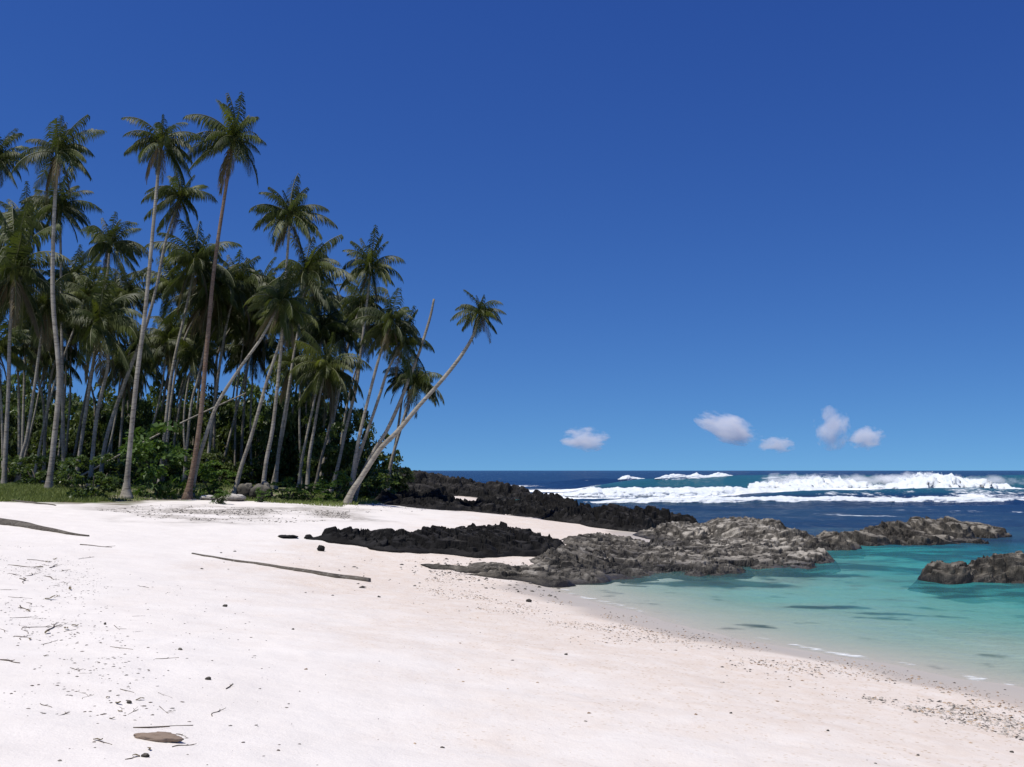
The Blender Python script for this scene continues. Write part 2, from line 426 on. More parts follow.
# foam cover
foam = np.zeros_like(xw)
def foam_band(y0, sl_, x0, x1, wf, wb, amt, seed):
    global foam
    d = yw - (y0 + sl_ * xw) - (fbm(xw * 0.07, xw * 0, 2, seed) - 0.5) * 6
    e = sstep(x0 - 6, x0 + 5, xw) * (1 - sstep(x1 - 5, x1 + 10, xw))
    pr = np.where(d < 0, np.exp(-(d / wf) ** 2), np.exp(-(d / wb) ** 2))
    foam = np.maximum(foam, amt * e * pr)
foam_band(106, 0.02, 3, 42, 2.5, 14, 0.95, 1)
foam_band(82, 0.05, 5, 120, 1.2, 3, 0.62, 2)
foam_band(92, 0.05, 42, 130, 3.0, 14, 0.72, 3)
foam_band(124, 0.06, 31, 140, 3.0, 8, 0.8, 4)
foam_band(136, 0.0, -14, 10, 12, 25, 0.86, 5)
foam_band(108, 0.0, -3, 8, 5, 10, 0.86, 6)
foam_band(175, 0.0, -30, 4, 4, 10, 0.72, 7)
foam_band(63, 0.0, 18, 24, 1.2, 1.6, 0.72, 8)
foam_band(67, 0.0, 17, 22, 0.9, 1.0, 0.62, 8)
foam_band(70, 0.0, 24, 60, 1.5, 3, 0.50, 9)
foam_band(97, 0.05, 28, 130, 5, 9, 0.50, 10)
foam_band(76, 0.04, 10, 120, 5, 4, 0.36, 11)
# swash lines at the beach edge
foam = np.maximum(foam, 0.50 * np.exp(-((sw + 0.30 + 0.3 * (fbm(xw * 1.2, yw * 1.2, 2, 12) - .5)) / 0.30) ** 2) * (yw < 24))
foam = np.maximum(foam, 0.80 * np.exp(-((xw - 6.7) / 0.55) ** 2 - ((yw - 13.1) / 0.28) ** 2))
foam = np.maximum(foam, 0.60 * np.exp(-((sw + 0.3) / 0.7) ** 2) * (yw > 36) * (yw < 140))
bed = gh(xw, yw)
reefw = np.zeros_like(xw)
for (px, py, wx, wy) in REEF:
    c = at_z(px, py, -0.1)
    reefw = np.maximum(reefw, np.exp(-1.1 * (((xw - c.x) / wx) ** 2 + ((yw - c.y) / wy) ** 2)))
reefw = np.maximum(reefw, 0.62 * sstep(22, 28, yw) * (yw < 50))
reefw = sstep(0.30, 0.70, reefw * 0.9 + (fbm(xw * 1.2, yw * 1.6, 5, 55) - 0.5) * 1.7) * sstep(1.5, 4, -sw) * (yw < 60)
depth = np.clip(zw * (yw > 60) + 0.0 - bed, 0, 30)
depth = depth + np.minimum(depth, 0.55) * 0.95
depth = depth + 0.55 * sstep(0.15, 0.9, depth) * sstep(0.35, 0.62, fbm(xw * 0.22, yw * 0.5, 3, 141) * 0.75 + 0.55 * sstep(22, 36, yw)) * (yw < 60)

m = M('sea_water')
geo = m.pos((1, 1, 1)); gs = m.pos((0.55, 1.0, 1.0))
b1 = m.noise(gs, 0.55, 4, 0.6); b2 = m.noise(gs, 2.6, 5, 0.65); b3 = m.noise(gs, 9.0, 3, 0.6)
rip = m.attr('ripple')
hgt = m.math('ADD', m.math('MULTIPLY', m.math('MULTIPLY', b1, 0.55), rip), m.math('ADD', m.math('MULTIPLY', b2, 0.15), m.math('MULTIPLY', b3, 0.03)))
bmp = m.node('ShaderNodeBump'); bmp.inputs['Strength'].default_value = 1.0; bmp.inputs['Distance'].default_value = 1.0; m.link(hgt, bmp.inputs['Height'])
N = bmp.outputs[0]
dep = m.attr('depth')
dcol = m.ramp(m.math('DIVIDE', dep, 6.0, True), [(0.0, (0.22, 0.48, 0.43)), (0.08, (0.11, 0.50, 0.46)), (0.15, (0.055, 0.40, 0.40)), (0.20, (0.024, 0.20, 0.26)), (0.30, (0.030, 0.068, 0.118)), (0.9, (0.011, 0.038, 0.105))])
patch = m.noise(m.pos((0.35, 0.9, 1)), 0.12, 4, 0.6)
dcol = m.mix(m.math('MULTIPLY', m.ramp(patch, [(0.45, 0.0), (0.65, 0.5)]), m.ramp(dep, [(0.0, 0.0), (1.0, 1.0)])), dcol, (0.006, 0.022, 0.070))
dcol = m.mix(m.math('MULTIPLY', m.attr('reefw'), 0.6), dcol, (0.030, 0.085, 0.125))
crest = m.attr('crest')
dcol = m.mix(m.math('MULTIPLY', crest, 0.45), dcol, (0.030, 0.175, 0.195))
dif = m.node('ShaderNodeBsdfDiffuse'); m.link(dcol, dif.inputs[0]); m.link(N, dif.inputs['Normal'])
trn = m.node('ShaderNodeBsdfTransparent'); m.link(m.ramp(dep, [(0.0, (0.98, 0.99, 0.985)), (0.4, (0.72, 0.95, 0.93)), (1.0, (0.40, 0.86, 0.86))]), trn.inputs[0])
op = m.math('SUBTRACT', 1.0, m.math('POWER', 2.718, m.math('MULTIPLY', dep, -0.88)), True)
body = m.node('ShaderNodeMixShader'); m.link(op, body.inputs[0]); m.link(trn.outputs[0], body.inputs[1]); m.link(dif.outputs[0], body.inputs[2])
glo = m.node('ShaderNodeBsdfGlossy'); glo.inputs['Roughness'].default_value = 0.12; m.link(N, glo.inputs['Normal']); glo.inputs[0].default_value = (0.8, 0.8, 0.8, 1)
fr = m.node('ShaderNodeFresnel'); fr.inputs['IOR'].default_value = 1.333; m.link(N, fr.inputs['Normal'])
surf = m.node('ShaderNodeMixShader'); m.link(m.math('MULTIPLY', m.math('MULTIPLY', fr.outputs[0], 0.62), m.ramp(dep, [(0.0, 0.35), (0.25, 0.9)])), surf.inputs[0]); m.link(body.outputs[0], surf.inputs[1]); m.link(glo.outputs[0], surf.inputs[2])
fo = m.attr('foam')
fn = m.noise(m.pos((0.5, 1.0, 1.0)), 0.9, 6, 0.72); fn2 = m.noise(m.pos((0.4, 1.0, 1.0)), 5.0, 4, 0.7)
ff = m.math('ADD', fo, m.math('ADD', m.math('MULTIPLY', m.math('SUBTRACT', fn, 0.5), 1.1), m.math('MULTIPLY', m.math('SUBTRACT', fn2, 0.5), 0.5)))
cap = m.ramp(m.noise(m.pos((0.10, 0.24, 1.0)), 0.9, 5, 0.66), [(0.685, 0.0), (0.73, 0.9)])
ff = m.math('MAXIMUM', m.ramp(ff, [(0.52, 0.0), (0.72, 1.0)]), m.math('MULTIPLY', cap, m.attr('open')))
fd = m.node('ShaderNodeBsdfDiffuse'); m.link(m.bump(fn2, 0.4, 0.1), fd.inputs['Normal']); fd.inputs[0].default_value = (0.82, 0.85, 0.86, 1)
fin = m.node('ShaderNodeMixShader'); m.link(ff, fin.inputs[0]); m.link(surf.outputs[0], fin.inputs[1]); m.link(fd.outputs[0], fin.inputs[2])
m.link(fin.outputs[0], m.out.inputs[0])
mat_sea = m.m
keep = bed < zw + 0.03
V = np.stack([xw, yw, zw], 1)
fc = grid_faces(len(ang2), len(rad2), keep.reshape(len(ang2), len(rad2)))
V, fc, at_ = compact(V, fc, depth, foam, sstep(30, 80, yw) * 0.9 + 0.1, sstep(110, 180, yw) * (1 - sstep(900, 3000, yw)), sstep(0.18, 1.0, zw) * (yw < 150), reefw)
me = mesh_np('sea', V, fc, mat_sea)
for nm, a in zip(('depth', 'foam', 'ripple', 'open', 'crest', 'reefw'), at_): attr(me, nm, a)
tag(new_obj('sea', me), kind='structure', label='turquoise lagoon turning to deep blue ocean')

def ridge_z(wv, x):
    return wv['h'] * sstep(wv['x0'] - 8, wv['x0'] + 6, x) * (1 - sstep(wv['x1'] - 8, wv['x1'] + 12, x)) * (0.75 + 0.5 * vnoise(x * 0.09, x * 0, 40 + int(wv['seed'])))
# surf: tumbling white water, one lumpy mesh per line of breaking wave
def surf(name, label, x0, x1, yfun, hfun, wid, seed, spray=0, du=0.16, ride=None):
    n = int((x1 - x0) / du); u = np.linspace(x0, x1, n); nv = 34
    v = np.linspace(-0.25, 1.15, nv) * math.pi
    U, Vv = np.meshgrid(u, v, indexing='ij')
    H = hfun(U); yc = yfun(U)
    w_ = wid * (0.6 + 0.4 * H / max(H.max(), 0.01))
    nx = U * 0.9; ny = Vv * 2.2
    lum = voro(nx * 0.8, ny * 0.8, seed)[2]; lum2 = voro(nx * 2.1, ny * 2.0, seed + 3)[2]; lum3 = voro(nx * 5, ny * 4.5, seed + 6)[2]
    rr = 0.80 + 0.34 * (0.6 - lum) + 0.26 * (0.5 - lum2) + 0.20 * (0.5 - lum3) + 0.42 * (fbm(U * 0.35, Vv * 0.7, 3, seed + 8) - 0.5)
    yy = yc - np.cos(Vv) * w_ * rr
    zz = np.sin(Vv) * H * rr * (1 + 0.25 * (vnoise(U * 1.3, Vv * 0, seed + 11) - 0.5)) + 0.05
    if ride is not None:
        dd_ = yy - ridge_y(ride, U)
        zz = zz - 0.12 + ridge_z(ride, U) * np.where(dd_ < 0, np.exp(-(dd_ / ride['fw']) ** 2), np.exp(-(dd_ / ride['bw']) ** 2))
    xx = U + (fbm(U * 1.5, Vv * 2, 2, seed + 12) - 0.5) * 0.5
    vs = [np.stack([xx, yy, zz], -1).reshape(-1, 3)]; fs = [grid_faces(n, nv)]
    base = len(vs[0])
    # spray: small torn clots of water thrown above the crest
    oct_v = np.array([(1, 0, 0), (-1, 0, 0), (0, 1, 0), (0, -1, 0), (0, 0, 1), (0, 0, -1)], float)
    oct_f = np.array([(0, 2, 4), (2, 1, 4), (1, 3, 4), (3, 0, 4), (2, 0, 5), (1, 2, 5), (3, 1, 5), (0, 3, 5)])
    tri = []
    for k in range(spray):
        ux = nrg.uniform(x0, x1); hh = float(hfun(np.array([ux]))[0])
        if vnoise(np.array([ux * 0.45]), np.array([0.0]), seed + 20)[0] < 0.42 or hh < 0.25: continue
        up = min(abs(nrg.normal(0, 0.22)), 0.8)
        s_ = nrg.uniform(0.02, 0.075) * (1.2 - up)
        q = oct_v * s_ * nrg.uniform(0.6, 1.5, (6, 1)) + (ux + nrg.normal(0, .3), float(yfun(np.array([ux]))[0]) + nrg.normal(0, 0.4), hh * (0.92 + up * 0.55))
        vs.append(q); tri.append(oct_f + base); base += 6
    me = mesh_np(name, np.concatenate(vs), [fs[0]] + ([np.concatenate(tri)] if tri else []), mat_foam)
    return tag(new_obj(name, me), label, 'surf', 'white water of the breaking waves', 'stuff')
W = WAVES
def env(a, b, ea, eb):
    return lambda x: sstep(a, a + ea, x) * (1 - sstep(b - eb, b, x))
def hmain(x):
    e = env(27, 66, 2.5, 12)(x)
    bl = np.exp(-((x - 33.5) / 5.0) ** 2) * 0.75 + np.exp(-((x - 48.5) / 3.6) ** 2) * 0.95 + np.exp(-((x - 55) / 4) ** 2) * 0.45 + np.exp(-((x - 39) / 3) ** 2) * 0.4
    return e * (0.95 + bl * 1.4 + 0.5 * (fbm(x * 0.8, x * 0, 3, 301) - 0.5))
surf('breaking_surf', 'tallest bank of tumbling white water breaking behind the right rocks', 27, 66, lambda x: ridge_y(W[0], x) - 5.0, hmain, 7.5, 400, 1500)
surf('breaking_surf', 'low thin curl of foam on the dark wave left of the tallest breaker', 19.0, 30, lambda x: ridge_y(W[1], x) - 0.5, lambda x: env(19, 30, 2, 1)(x) * (0.55 + 0.8 * (fbm(x * .9, x * 0, 3, 302) - .5)), 0.9, 430, 200, ride=W[1])
surf('breaking_surf', 'foam crest on the far right wave running out of the picture', 64, 100, lambda x: ridge_y(W[0], x) + 1, lambda x: env(64, 100, 6, 8)(x) * (0.45 + 0.7 * (fbm(x * .5, x * 0, 3, 303) - .5)), 0.9, 460, 200, ride=W[0])
surf('breaking_surf', 'long straight band of white water in front of the left wave', 5.5, 37, lambda x: ridge_y(W[2], x) - 1.2, lambda x: env(5.5, 37, 4, 5)(x) * (0.62 + 0.3 * (fbm(x * .7, x * 0, 3, 304) - .5)), 1.9, 490, 150, ride=W[2])
surf('breaking_surf', 'thin nearest line of foam running behind the rock bench', 6, 46, lambda x: ridge_y(W[3], x) - 0.9, lambda x: env(6, 46, 5, 8)(x) * (0.36 + 0.25 * (fbm(x * .6, x * 0, 3, 305) - .5)), 0.9, 520, 60, ride=W[3])
surf('breaking_surf', 'small isolated whitecap far out near the horizon', 22.5, 29, lambda x: ridge_y(W[4], x) - 1, lambda x: env(22.5, 29.5, 1.5, 4.5)(x) * (0.7 + 0.8 * (fbm(x * .7, x * 0, 3, 306) - .5)), 1.6, 550, 60, ride=W[4])
surf('breaking_surf', 'small patch of foam bursting at the tip of the far black ledge', -17, -9, lambda x: x * 0 + 168, lambda x: env(-17, -9, 2, 4)(x) * (0.9 + 0.8 * (fbm(x * .7, x * 0, 3, 307) - .5)), 1.6, 580, 40)

# windblown spray over the tallest breakers: a soft volume of droplets
def spray(cx, cy, cz, sx, sy, sz, den, seed):
    m = M('spray_mist'); m.n.remove(m.b)
    tc = m.node('ShaderNodeTexCoord').outputs['Object']
    n = m.noise(m.pos((0.55, 0.55, 0.9)), 1.0, 5, 0.65)
    ln = m.node('ShaderNodeVectorMath', operation='LENGTH'); m.link(tc, ln.inputs[0])
    f = m.math('ADD', m.math('SUBTRACT', 0.85, ln.outputs['Value']), m.math('MULTIPLY', m.math('SUBTRACT', n, 0.5), 2.4))
    pv = m.node('ShaderNodeVolumePrincipled'); pv.inputs['Color'].default_value = (0.98, 0.98, 0.98, 1)
    m.link(m.math('MULTIPLY', m.ramp(f, [(0.15, 0.0), (0.8, 1.0)]), den), pv.inputs['Density']); m.link(pv.outputs[0], m.out.inputs['Volume'])
    th_ = np.linspace(0, 2 * math.pi, 24, endpoint=False); ph_ = np.linspace(0.02, math.pi - 0.02, 12)
    Pq, Tq = np.meshgrid(ph_, th_, indexing='ij')
    v = np.stack([np.sin(Pq) * np.cos(Tq), np.sin(Pq) * np.sin(Tq), np.cos(Pq)], -1).reshape(-1, 3)
    fq = [(i * 24 + j, (i + 1) * 24 + j, (i + 1) * 24 + (j + 1) % 24, i * 24 + (j + 1) % 24) for i in range(11) for j in range(24)]
    o = new_obj('sea_spray', mesh_np('sea_spray', v, np.array(fq), m.m)); o.location = (cx, cy, cz); o.scale = (sx, sy, sz)
    tag(o, 'fine white spray thrown up by the tallest breaker', 'spray', 'spray over the breaking waves', 'stuff')
spray(34, 119, 1.55, 6.5, 2.6, 1.1, 1.6, 1)
spray(48.5, 120, 1.7, 6.0, 2.6, 1.2, 1.6, 2)
spray(41.5, 119.5, 1.6, 6.0, 2.2, 1.0, 1.3, 3)
spray(57, 120.5, 1.5, 6.5, 2.2, 0.9, 1.2, 4)

# ------------------------------------------------------------------ clouds (volumes far out over the sea)
def cloud_mat(seed):
    m = M('cloud_vapour'); m.n.remove(m.b)
    tc = m.node('ShaderNodeTexCoord').outputs['Object']
    mp = m.node('ShaderNodeMapping'); m.link(tc, mp.inputs[0]); mp.inputs['Location'].default_value = (seed * 3.1, seed * 1.7, 0)
    n = m.noise(mp.outputs[0], 1.5, 6, 0.62)
    ln = m.node('ShaderNodeVectorMath', operation='LENGTH'); m.link(tc, ln.inputs[0])
    d = m.math('SUBTRACT', 1.0, ln.outputs['Value'])
    f = m.math('ADD', m.math('MULTIPLY', d, 1.0), m.math('MULTIPLY', m.math('SUBTRACT', n, 0.5), 2.9))
    den = m.math('MULTIPLY', m.ramp(f, [(0.22, 0.0), (0.55, 1.0)]), 0.0066)
    pv = m.node('ShaderNodeVolumePrincipled'); pv.inputs['Color'].default_value = (0.97, 0.97, 0.98, 1); pv.inputs['Anisotropy'].default_value = 0.0
    m.link(den, pv.inputs['Density']); m.link(pv.outputs[0], m.out.inputs['Volume'])
    return m.m
def uv_sphere(nu=20, nv=12):
    vs = []; 
    th = np.linspace(0, 2 * math.pi, nu, endpoint=False); ph = np.linspace(0.02, math.pi - 0.02, nv)
    P, T = np.meshgrid(ph, th, indexing='ij')
    v = np.stack([np.sin(P) * np.cos(T), np.sin(P) * np.sin(T), np.cos(P)], -1).reshape(-1, 3)
    f = []
    for i in range(nv - 1):
        for j in range(nu):
            f.append((i * nu + j, (i + 1) * nu + j, (i + 1) * nu + (j + 1) % nu, i * nu + (j + 1) % nu))
    return v, np.array(f)
SV, SF = uv_sphere()
BV, BF = uv_sphere(44, 28)
CD = 14000.0
for k, (px, py, wx, hy, lab) in enumerate([
    (585, 439, 30, 15, 'small flat puff of white cloud above the horizon, leftmost of the five'),
    (728, 428, 42, 17, 'ragged elongated white cloud floating left of the tallest cloud'),
    (776, 445, 24, 10, 'faint low wisp of cloud close above the horizon'),
    (832, 428, 23, 26, 'tallest white cumulus puff above the breaking wave'),
    (866, 438, 24, 15, 'round white puff touching the right side of the tallest cloud')]):
    wx *= 0.88; hy *= 0.9; c = at_depth(px, py, CD)
    me = mesh_np('cloud', SV, SF, cloud_mat(k + 1))
    o = new_obj('cloud', me); o.location = c; s_ = CD / F
    o.scale = (wx * s_, wx * s_ * 0.7, hy * s_)
    if k == 1: o.rotation_euler = (0, R(20), 0)
    tag(o, lab, 'cloud', 'small cumulus clouds over the horizon')

# ------------------------------------------------------------------ rocks
def ledge(name, label, mat, ells, res, amp, cells, seed, group='lava rock ledges along the shore', strat=0.0, terr=0.20):
    """ells: (X, Y, rx, ry, rot, height above base, base z)"""
    E = np.array([(e[0], e[1], e[2], e[3]) for e in ells])
    mg = 0.6
    x0, x1 = (E[:, 0] - np.maximum(E[:, 2], E[:, 3])).min() - mg, (E[:, 0] + np.maximum(E[:, 2], E[:, 3])).max() + mg
    y0, y1 = (E[:, 1] - np.maximum(E[:, 2], E[:, 3])).min() - mg, (E[:, 1] + np.maximum(E[:, 2], E[:, 3])).max() + mg
    xs = np.arange(x0, x1, res); ys = np.arange(y0, y1, res)
    X, Y = np.meshgrid(xs, ys, indexing='ij'); sh = X.shape
    X = X.ravel(); Y = Y.ravel()
    wx = X + (fbm(X * 1.1, Y * 1.1, 3, seed) - 0.5) * 0.9; wy = Y + (fbm(X * 1.1, Y * 1.1, 3, seed + 3) - 0.5) * 0.9
    g = gh(X, Y, False)
    mask = np.full(X.shape, -9.0); top = np.full(X.shape, -9.0)
    for (ex, ey, rx, ry, rot, h, bz) in ells:
        c, s = math.cos(rot), math.sin(rot)
        a = ((wx - ex) * c + (wy - ey) * s) / rx; b = (-(wx - ex) * s + (wy - ey) * c) / ry
        q = 1 - np.sqrt(a * a + b * b)
        mask = np.maximum(mask, q * min(rx, ry))
        top = np.maximum(top, np.where(q > 0, g + (np.maximum(bz, g) + h - g) * np.clip(1 - (1 - np.clip(q, 0, 1)) ** (2.4 + 2.2 * (g < -0.1)), 0, 1), -9))
    base = g
    z = np.where(mask > 0, np.maximum(top, base), base)
    cv = np.zeros_like(X); crack = np.zeros_like(X); ampl = amp
    for k, cs in enumerate(cells):
        ca, cb = (1.0, 1.0) if strat == 0 else (1 - strat * 0.5, 1 + strat)
        v, e, f1, gx, gy = voro((wx + 0.25 * (fbm(X * 3, Y * 3, 2, seed + 40) - .5)) / cs * ca, wy / cs * cb, seed + k * 10)
        tx = (h2(np.floor(v * 9999), np.floor(v * 777), 3) - .5); ty = (h2(np.floor(v * 9999), np.floor(v * 777), 4) - .5)
        cv += ampl * (1.35 * (v - 0.4) + 1.0 * (tx * gx + ty * gy)); crack += ampl * 1.5 * np.exp(-(e / 0.13) ** 2)
        ampl *= 0.55
    rough = (fbm(X * 4, Y * 4, 4, seed + 60) - 0.5) * 0.10
    edge = sstep(0, 0.5, mask)
    z = z + edge * (cv - crack * 0.7 + rough) + sstep(0, 0.18, mask) * amp * 0.25
    if strat > 0:      # layered rock: thin tilted beds that break off in steps
        st_ = terr * (0.8 + 0.5 * fbm(X * 0.3, Y * 0.3, 2, seed + 80))
        hh_ = z + 0.05 * wx - 0.16 * wy + 0.30 * (fbm(X * 0.7, Y * 0.7, 3, seed + 81) - 0.5)
        qq = hh_ / st_; fq = qq - np.floor(qq)
        z = z + edge * 0.92 * ((np.floor(qq) + sstep(0.62, 1.0, fq)) * st_ - hh_)
    z = np.where(mask > 0, np.maximum(z, base - 0.03), base - 0.25)
    z = np.where(mask > -0.08, z, base - 0.5)
    V = np.stack([X, Y, z], 1)
    # relative top-ness: cell tops light, cracks and feet dark
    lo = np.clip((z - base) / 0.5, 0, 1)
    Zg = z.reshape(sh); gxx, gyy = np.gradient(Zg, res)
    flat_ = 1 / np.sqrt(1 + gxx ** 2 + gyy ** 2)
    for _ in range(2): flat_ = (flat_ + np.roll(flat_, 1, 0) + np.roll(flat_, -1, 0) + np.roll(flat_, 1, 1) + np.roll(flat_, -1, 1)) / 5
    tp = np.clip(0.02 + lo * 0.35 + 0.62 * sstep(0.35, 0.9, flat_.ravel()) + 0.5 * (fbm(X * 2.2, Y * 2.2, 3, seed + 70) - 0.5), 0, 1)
    fcs = grid_faces(sh[0], sh[1], (mask > -0.1).reshape(sh))
    # one solid outcrop: keep the largest connected piece
    okm = (mask > -0.1).reshape(sh); lab_ = np.zeros(sh, int); cur = 0; best_ = (0, 0)
    for i0, j0 in zip(*np.nonzero(okm)):
        if lab_[i0, j0]: continue
        cur += 1; st = [(i0, j0)]; lab_[i0, j0] = cur; cnt = 0
        while st:
            i, j = st.pop(); cnt += 1
            for a, b in ((i + 1, j), (i - 1, j), (i, j + 1), (i, j - 1)):
                if 0 <= a < sh[0] and 0 <= b < sh[1] and okm[a, b] and not lab_[a, b]: lab_[a, b] = cur; st.append((a, b))
        best_ = max(best_, (cnt, cur))
    fcs = grid_faces(sh[0], sh[1], lab_ == best_[1])
    V, fcs, (tp,) = compact(V, fcs, tp)
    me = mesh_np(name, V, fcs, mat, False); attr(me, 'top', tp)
    o = new_obj(name, me)
    return tag(o, label, 'rock', group)
def el(px, py, wpx, dep, h, rot=0.0, bz=None, z=None):
    """front foot seen at (px, py); half width in pixels; half depth and height in metres"""
    p = hit(px, py) if z is None else at_z(px, py, z)
    d = p.y; cx = p.x * (d + dep * 0.8) / d
    return (cx, d + dep * 0.8, wpx * d / F, dep, rot, h, p.z if bz is None else bz)

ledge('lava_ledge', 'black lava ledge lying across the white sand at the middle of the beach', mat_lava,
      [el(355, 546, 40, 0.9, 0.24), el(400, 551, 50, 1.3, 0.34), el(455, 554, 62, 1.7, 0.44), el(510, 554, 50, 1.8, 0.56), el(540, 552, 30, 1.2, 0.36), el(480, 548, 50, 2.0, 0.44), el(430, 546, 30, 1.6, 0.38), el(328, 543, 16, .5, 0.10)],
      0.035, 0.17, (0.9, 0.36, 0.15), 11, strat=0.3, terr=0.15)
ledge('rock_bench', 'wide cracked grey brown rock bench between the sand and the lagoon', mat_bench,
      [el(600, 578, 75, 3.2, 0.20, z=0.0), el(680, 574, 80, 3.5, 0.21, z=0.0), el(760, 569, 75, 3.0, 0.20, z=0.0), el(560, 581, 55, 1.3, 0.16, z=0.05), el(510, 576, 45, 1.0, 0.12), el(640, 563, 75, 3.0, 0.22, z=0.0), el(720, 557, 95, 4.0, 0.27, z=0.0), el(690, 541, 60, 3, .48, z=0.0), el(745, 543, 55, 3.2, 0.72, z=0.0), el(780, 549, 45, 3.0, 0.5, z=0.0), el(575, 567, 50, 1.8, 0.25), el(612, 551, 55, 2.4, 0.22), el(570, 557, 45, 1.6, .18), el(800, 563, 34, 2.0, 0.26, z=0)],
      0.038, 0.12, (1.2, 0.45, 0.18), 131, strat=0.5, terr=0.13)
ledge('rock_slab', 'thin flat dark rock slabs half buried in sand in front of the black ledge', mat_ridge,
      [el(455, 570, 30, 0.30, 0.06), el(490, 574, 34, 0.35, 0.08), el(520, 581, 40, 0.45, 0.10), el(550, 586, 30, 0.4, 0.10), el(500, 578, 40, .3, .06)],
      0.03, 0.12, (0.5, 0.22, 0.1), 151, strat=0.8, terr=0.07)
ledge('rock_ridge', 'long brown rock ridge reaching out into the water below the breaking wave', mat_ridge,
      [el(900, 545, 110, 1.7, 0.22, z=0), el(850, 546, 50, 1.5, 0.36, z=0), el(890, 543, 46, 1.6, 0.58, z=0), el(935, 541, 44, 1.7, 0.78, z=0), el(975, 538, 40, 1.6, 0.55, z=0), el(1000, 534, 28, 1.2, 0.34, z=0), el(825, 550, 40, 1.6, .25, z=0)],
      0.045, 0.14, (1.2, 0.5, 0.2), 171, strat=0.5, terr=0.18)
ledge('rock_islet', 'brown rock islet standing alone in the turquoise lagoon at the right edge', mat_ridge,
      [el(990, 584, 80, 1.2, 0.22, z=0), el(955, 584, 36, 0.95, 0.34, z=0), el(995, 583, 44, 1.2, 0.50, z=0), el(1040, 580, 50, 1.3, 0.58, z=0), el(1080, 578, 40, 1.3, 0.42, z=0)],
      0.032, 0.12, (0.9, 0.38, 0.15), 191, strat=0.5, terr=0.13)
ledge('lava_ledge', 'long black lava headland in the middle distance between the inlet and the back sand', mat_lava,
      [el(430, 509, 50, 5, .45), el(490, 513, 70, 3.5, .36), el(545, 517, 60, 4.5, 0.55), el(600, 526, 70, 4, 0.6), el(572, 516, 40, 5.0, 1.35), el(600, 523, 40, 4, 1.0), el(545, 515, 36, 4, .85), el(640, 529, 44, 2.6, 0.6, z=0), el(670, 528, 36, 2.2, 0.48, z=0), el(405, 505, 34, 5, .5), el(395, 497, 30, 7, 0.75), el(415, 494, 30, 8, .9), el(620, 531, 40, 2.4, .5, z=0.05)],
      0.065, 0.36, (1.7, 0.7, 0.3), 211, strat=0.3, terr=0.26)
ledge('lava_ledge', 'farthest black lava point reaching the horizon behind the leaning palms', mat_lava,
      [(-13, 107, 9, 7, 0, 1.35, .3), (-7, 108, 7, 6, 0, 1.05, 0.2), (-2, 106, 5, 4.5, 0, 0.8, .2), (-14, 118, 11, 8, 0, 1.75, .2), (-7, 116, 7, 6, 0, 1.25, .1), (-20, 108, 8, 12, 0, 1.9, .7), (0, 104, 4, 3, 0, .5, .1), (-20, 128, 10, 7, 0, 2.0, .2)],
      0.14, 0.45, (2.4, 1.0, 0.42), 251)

def boulder_mesh(seed, rough=0.25):
    v = BV.copy()
    n = fbm(v[:, 0] * 1.5 + seed, v[:, 1] * 1.5 + v[:, 2] * 1.3, 3, seed) - 0.5
    vc = voro(v[:, 0] * 1.6 + seed * 2.3, v[:, 1] * 1.6 + v[:, 2], seed)[0] - 0.5
    n2 = fbm(v[:, 0] * 5 + seed, v[:, 1] * 5 + v[:, 2] * 4.3, 3, seed + 2) - 0.5
    v = v * (1 + rough * (n * 2.4 + vc * 1.0 + n2 * 0.9))[:, None]
    return v
def boulder(px, py, wm, hm, mat, label, name='boulder', cat='rock', seed=1, group=None, dm=None, sink=0.3):
    p = hit(px, py); v = boulder_mesh(seed)
    v = v * np.array([wm / 2, (dm or wm * 0.8) / 2, hm / 2 / (1 - sink / 2)])
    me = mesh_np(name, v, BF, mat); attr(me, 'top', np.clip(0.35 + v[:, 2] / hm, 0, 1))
    o = new_obj(name, me); o.location = (p.x, p.y, p.z + hm * (0.5 - sink * 0.6))
    o.rotation_euler.z = rnd.uniform(-.5, .5)
    return tag(o, label, cat, group)
G_B = 'boulders at the foot of the palms'
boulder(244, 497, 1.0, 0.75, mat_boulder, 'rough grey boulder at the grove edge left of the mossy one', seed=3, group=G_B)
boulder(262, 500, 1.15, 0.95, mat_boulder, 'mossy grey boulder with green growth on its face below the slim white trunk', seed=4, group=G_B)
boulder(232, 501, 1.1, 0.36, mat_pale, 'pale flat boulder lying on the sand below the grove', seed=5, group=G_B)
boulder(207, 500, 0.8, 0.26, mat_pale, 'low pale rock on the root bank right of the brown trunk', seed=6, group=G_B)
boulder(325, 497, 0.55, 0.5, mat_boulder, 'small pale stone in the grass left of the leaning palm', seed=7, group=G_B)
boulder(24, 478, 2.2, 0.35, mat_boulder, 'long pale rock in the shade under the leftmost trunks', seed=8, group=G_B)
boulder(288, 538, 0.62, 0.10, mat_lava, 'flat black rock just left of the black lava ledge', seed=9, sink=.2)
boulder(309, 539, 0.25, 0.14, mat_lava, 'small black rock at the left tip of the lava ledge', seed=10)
boulder(321, 551, 0.22, 0.17, mat_lava, 'black stone alone on the sand below the ledge tip', seed=12, name='beach_stone', cat='stone')

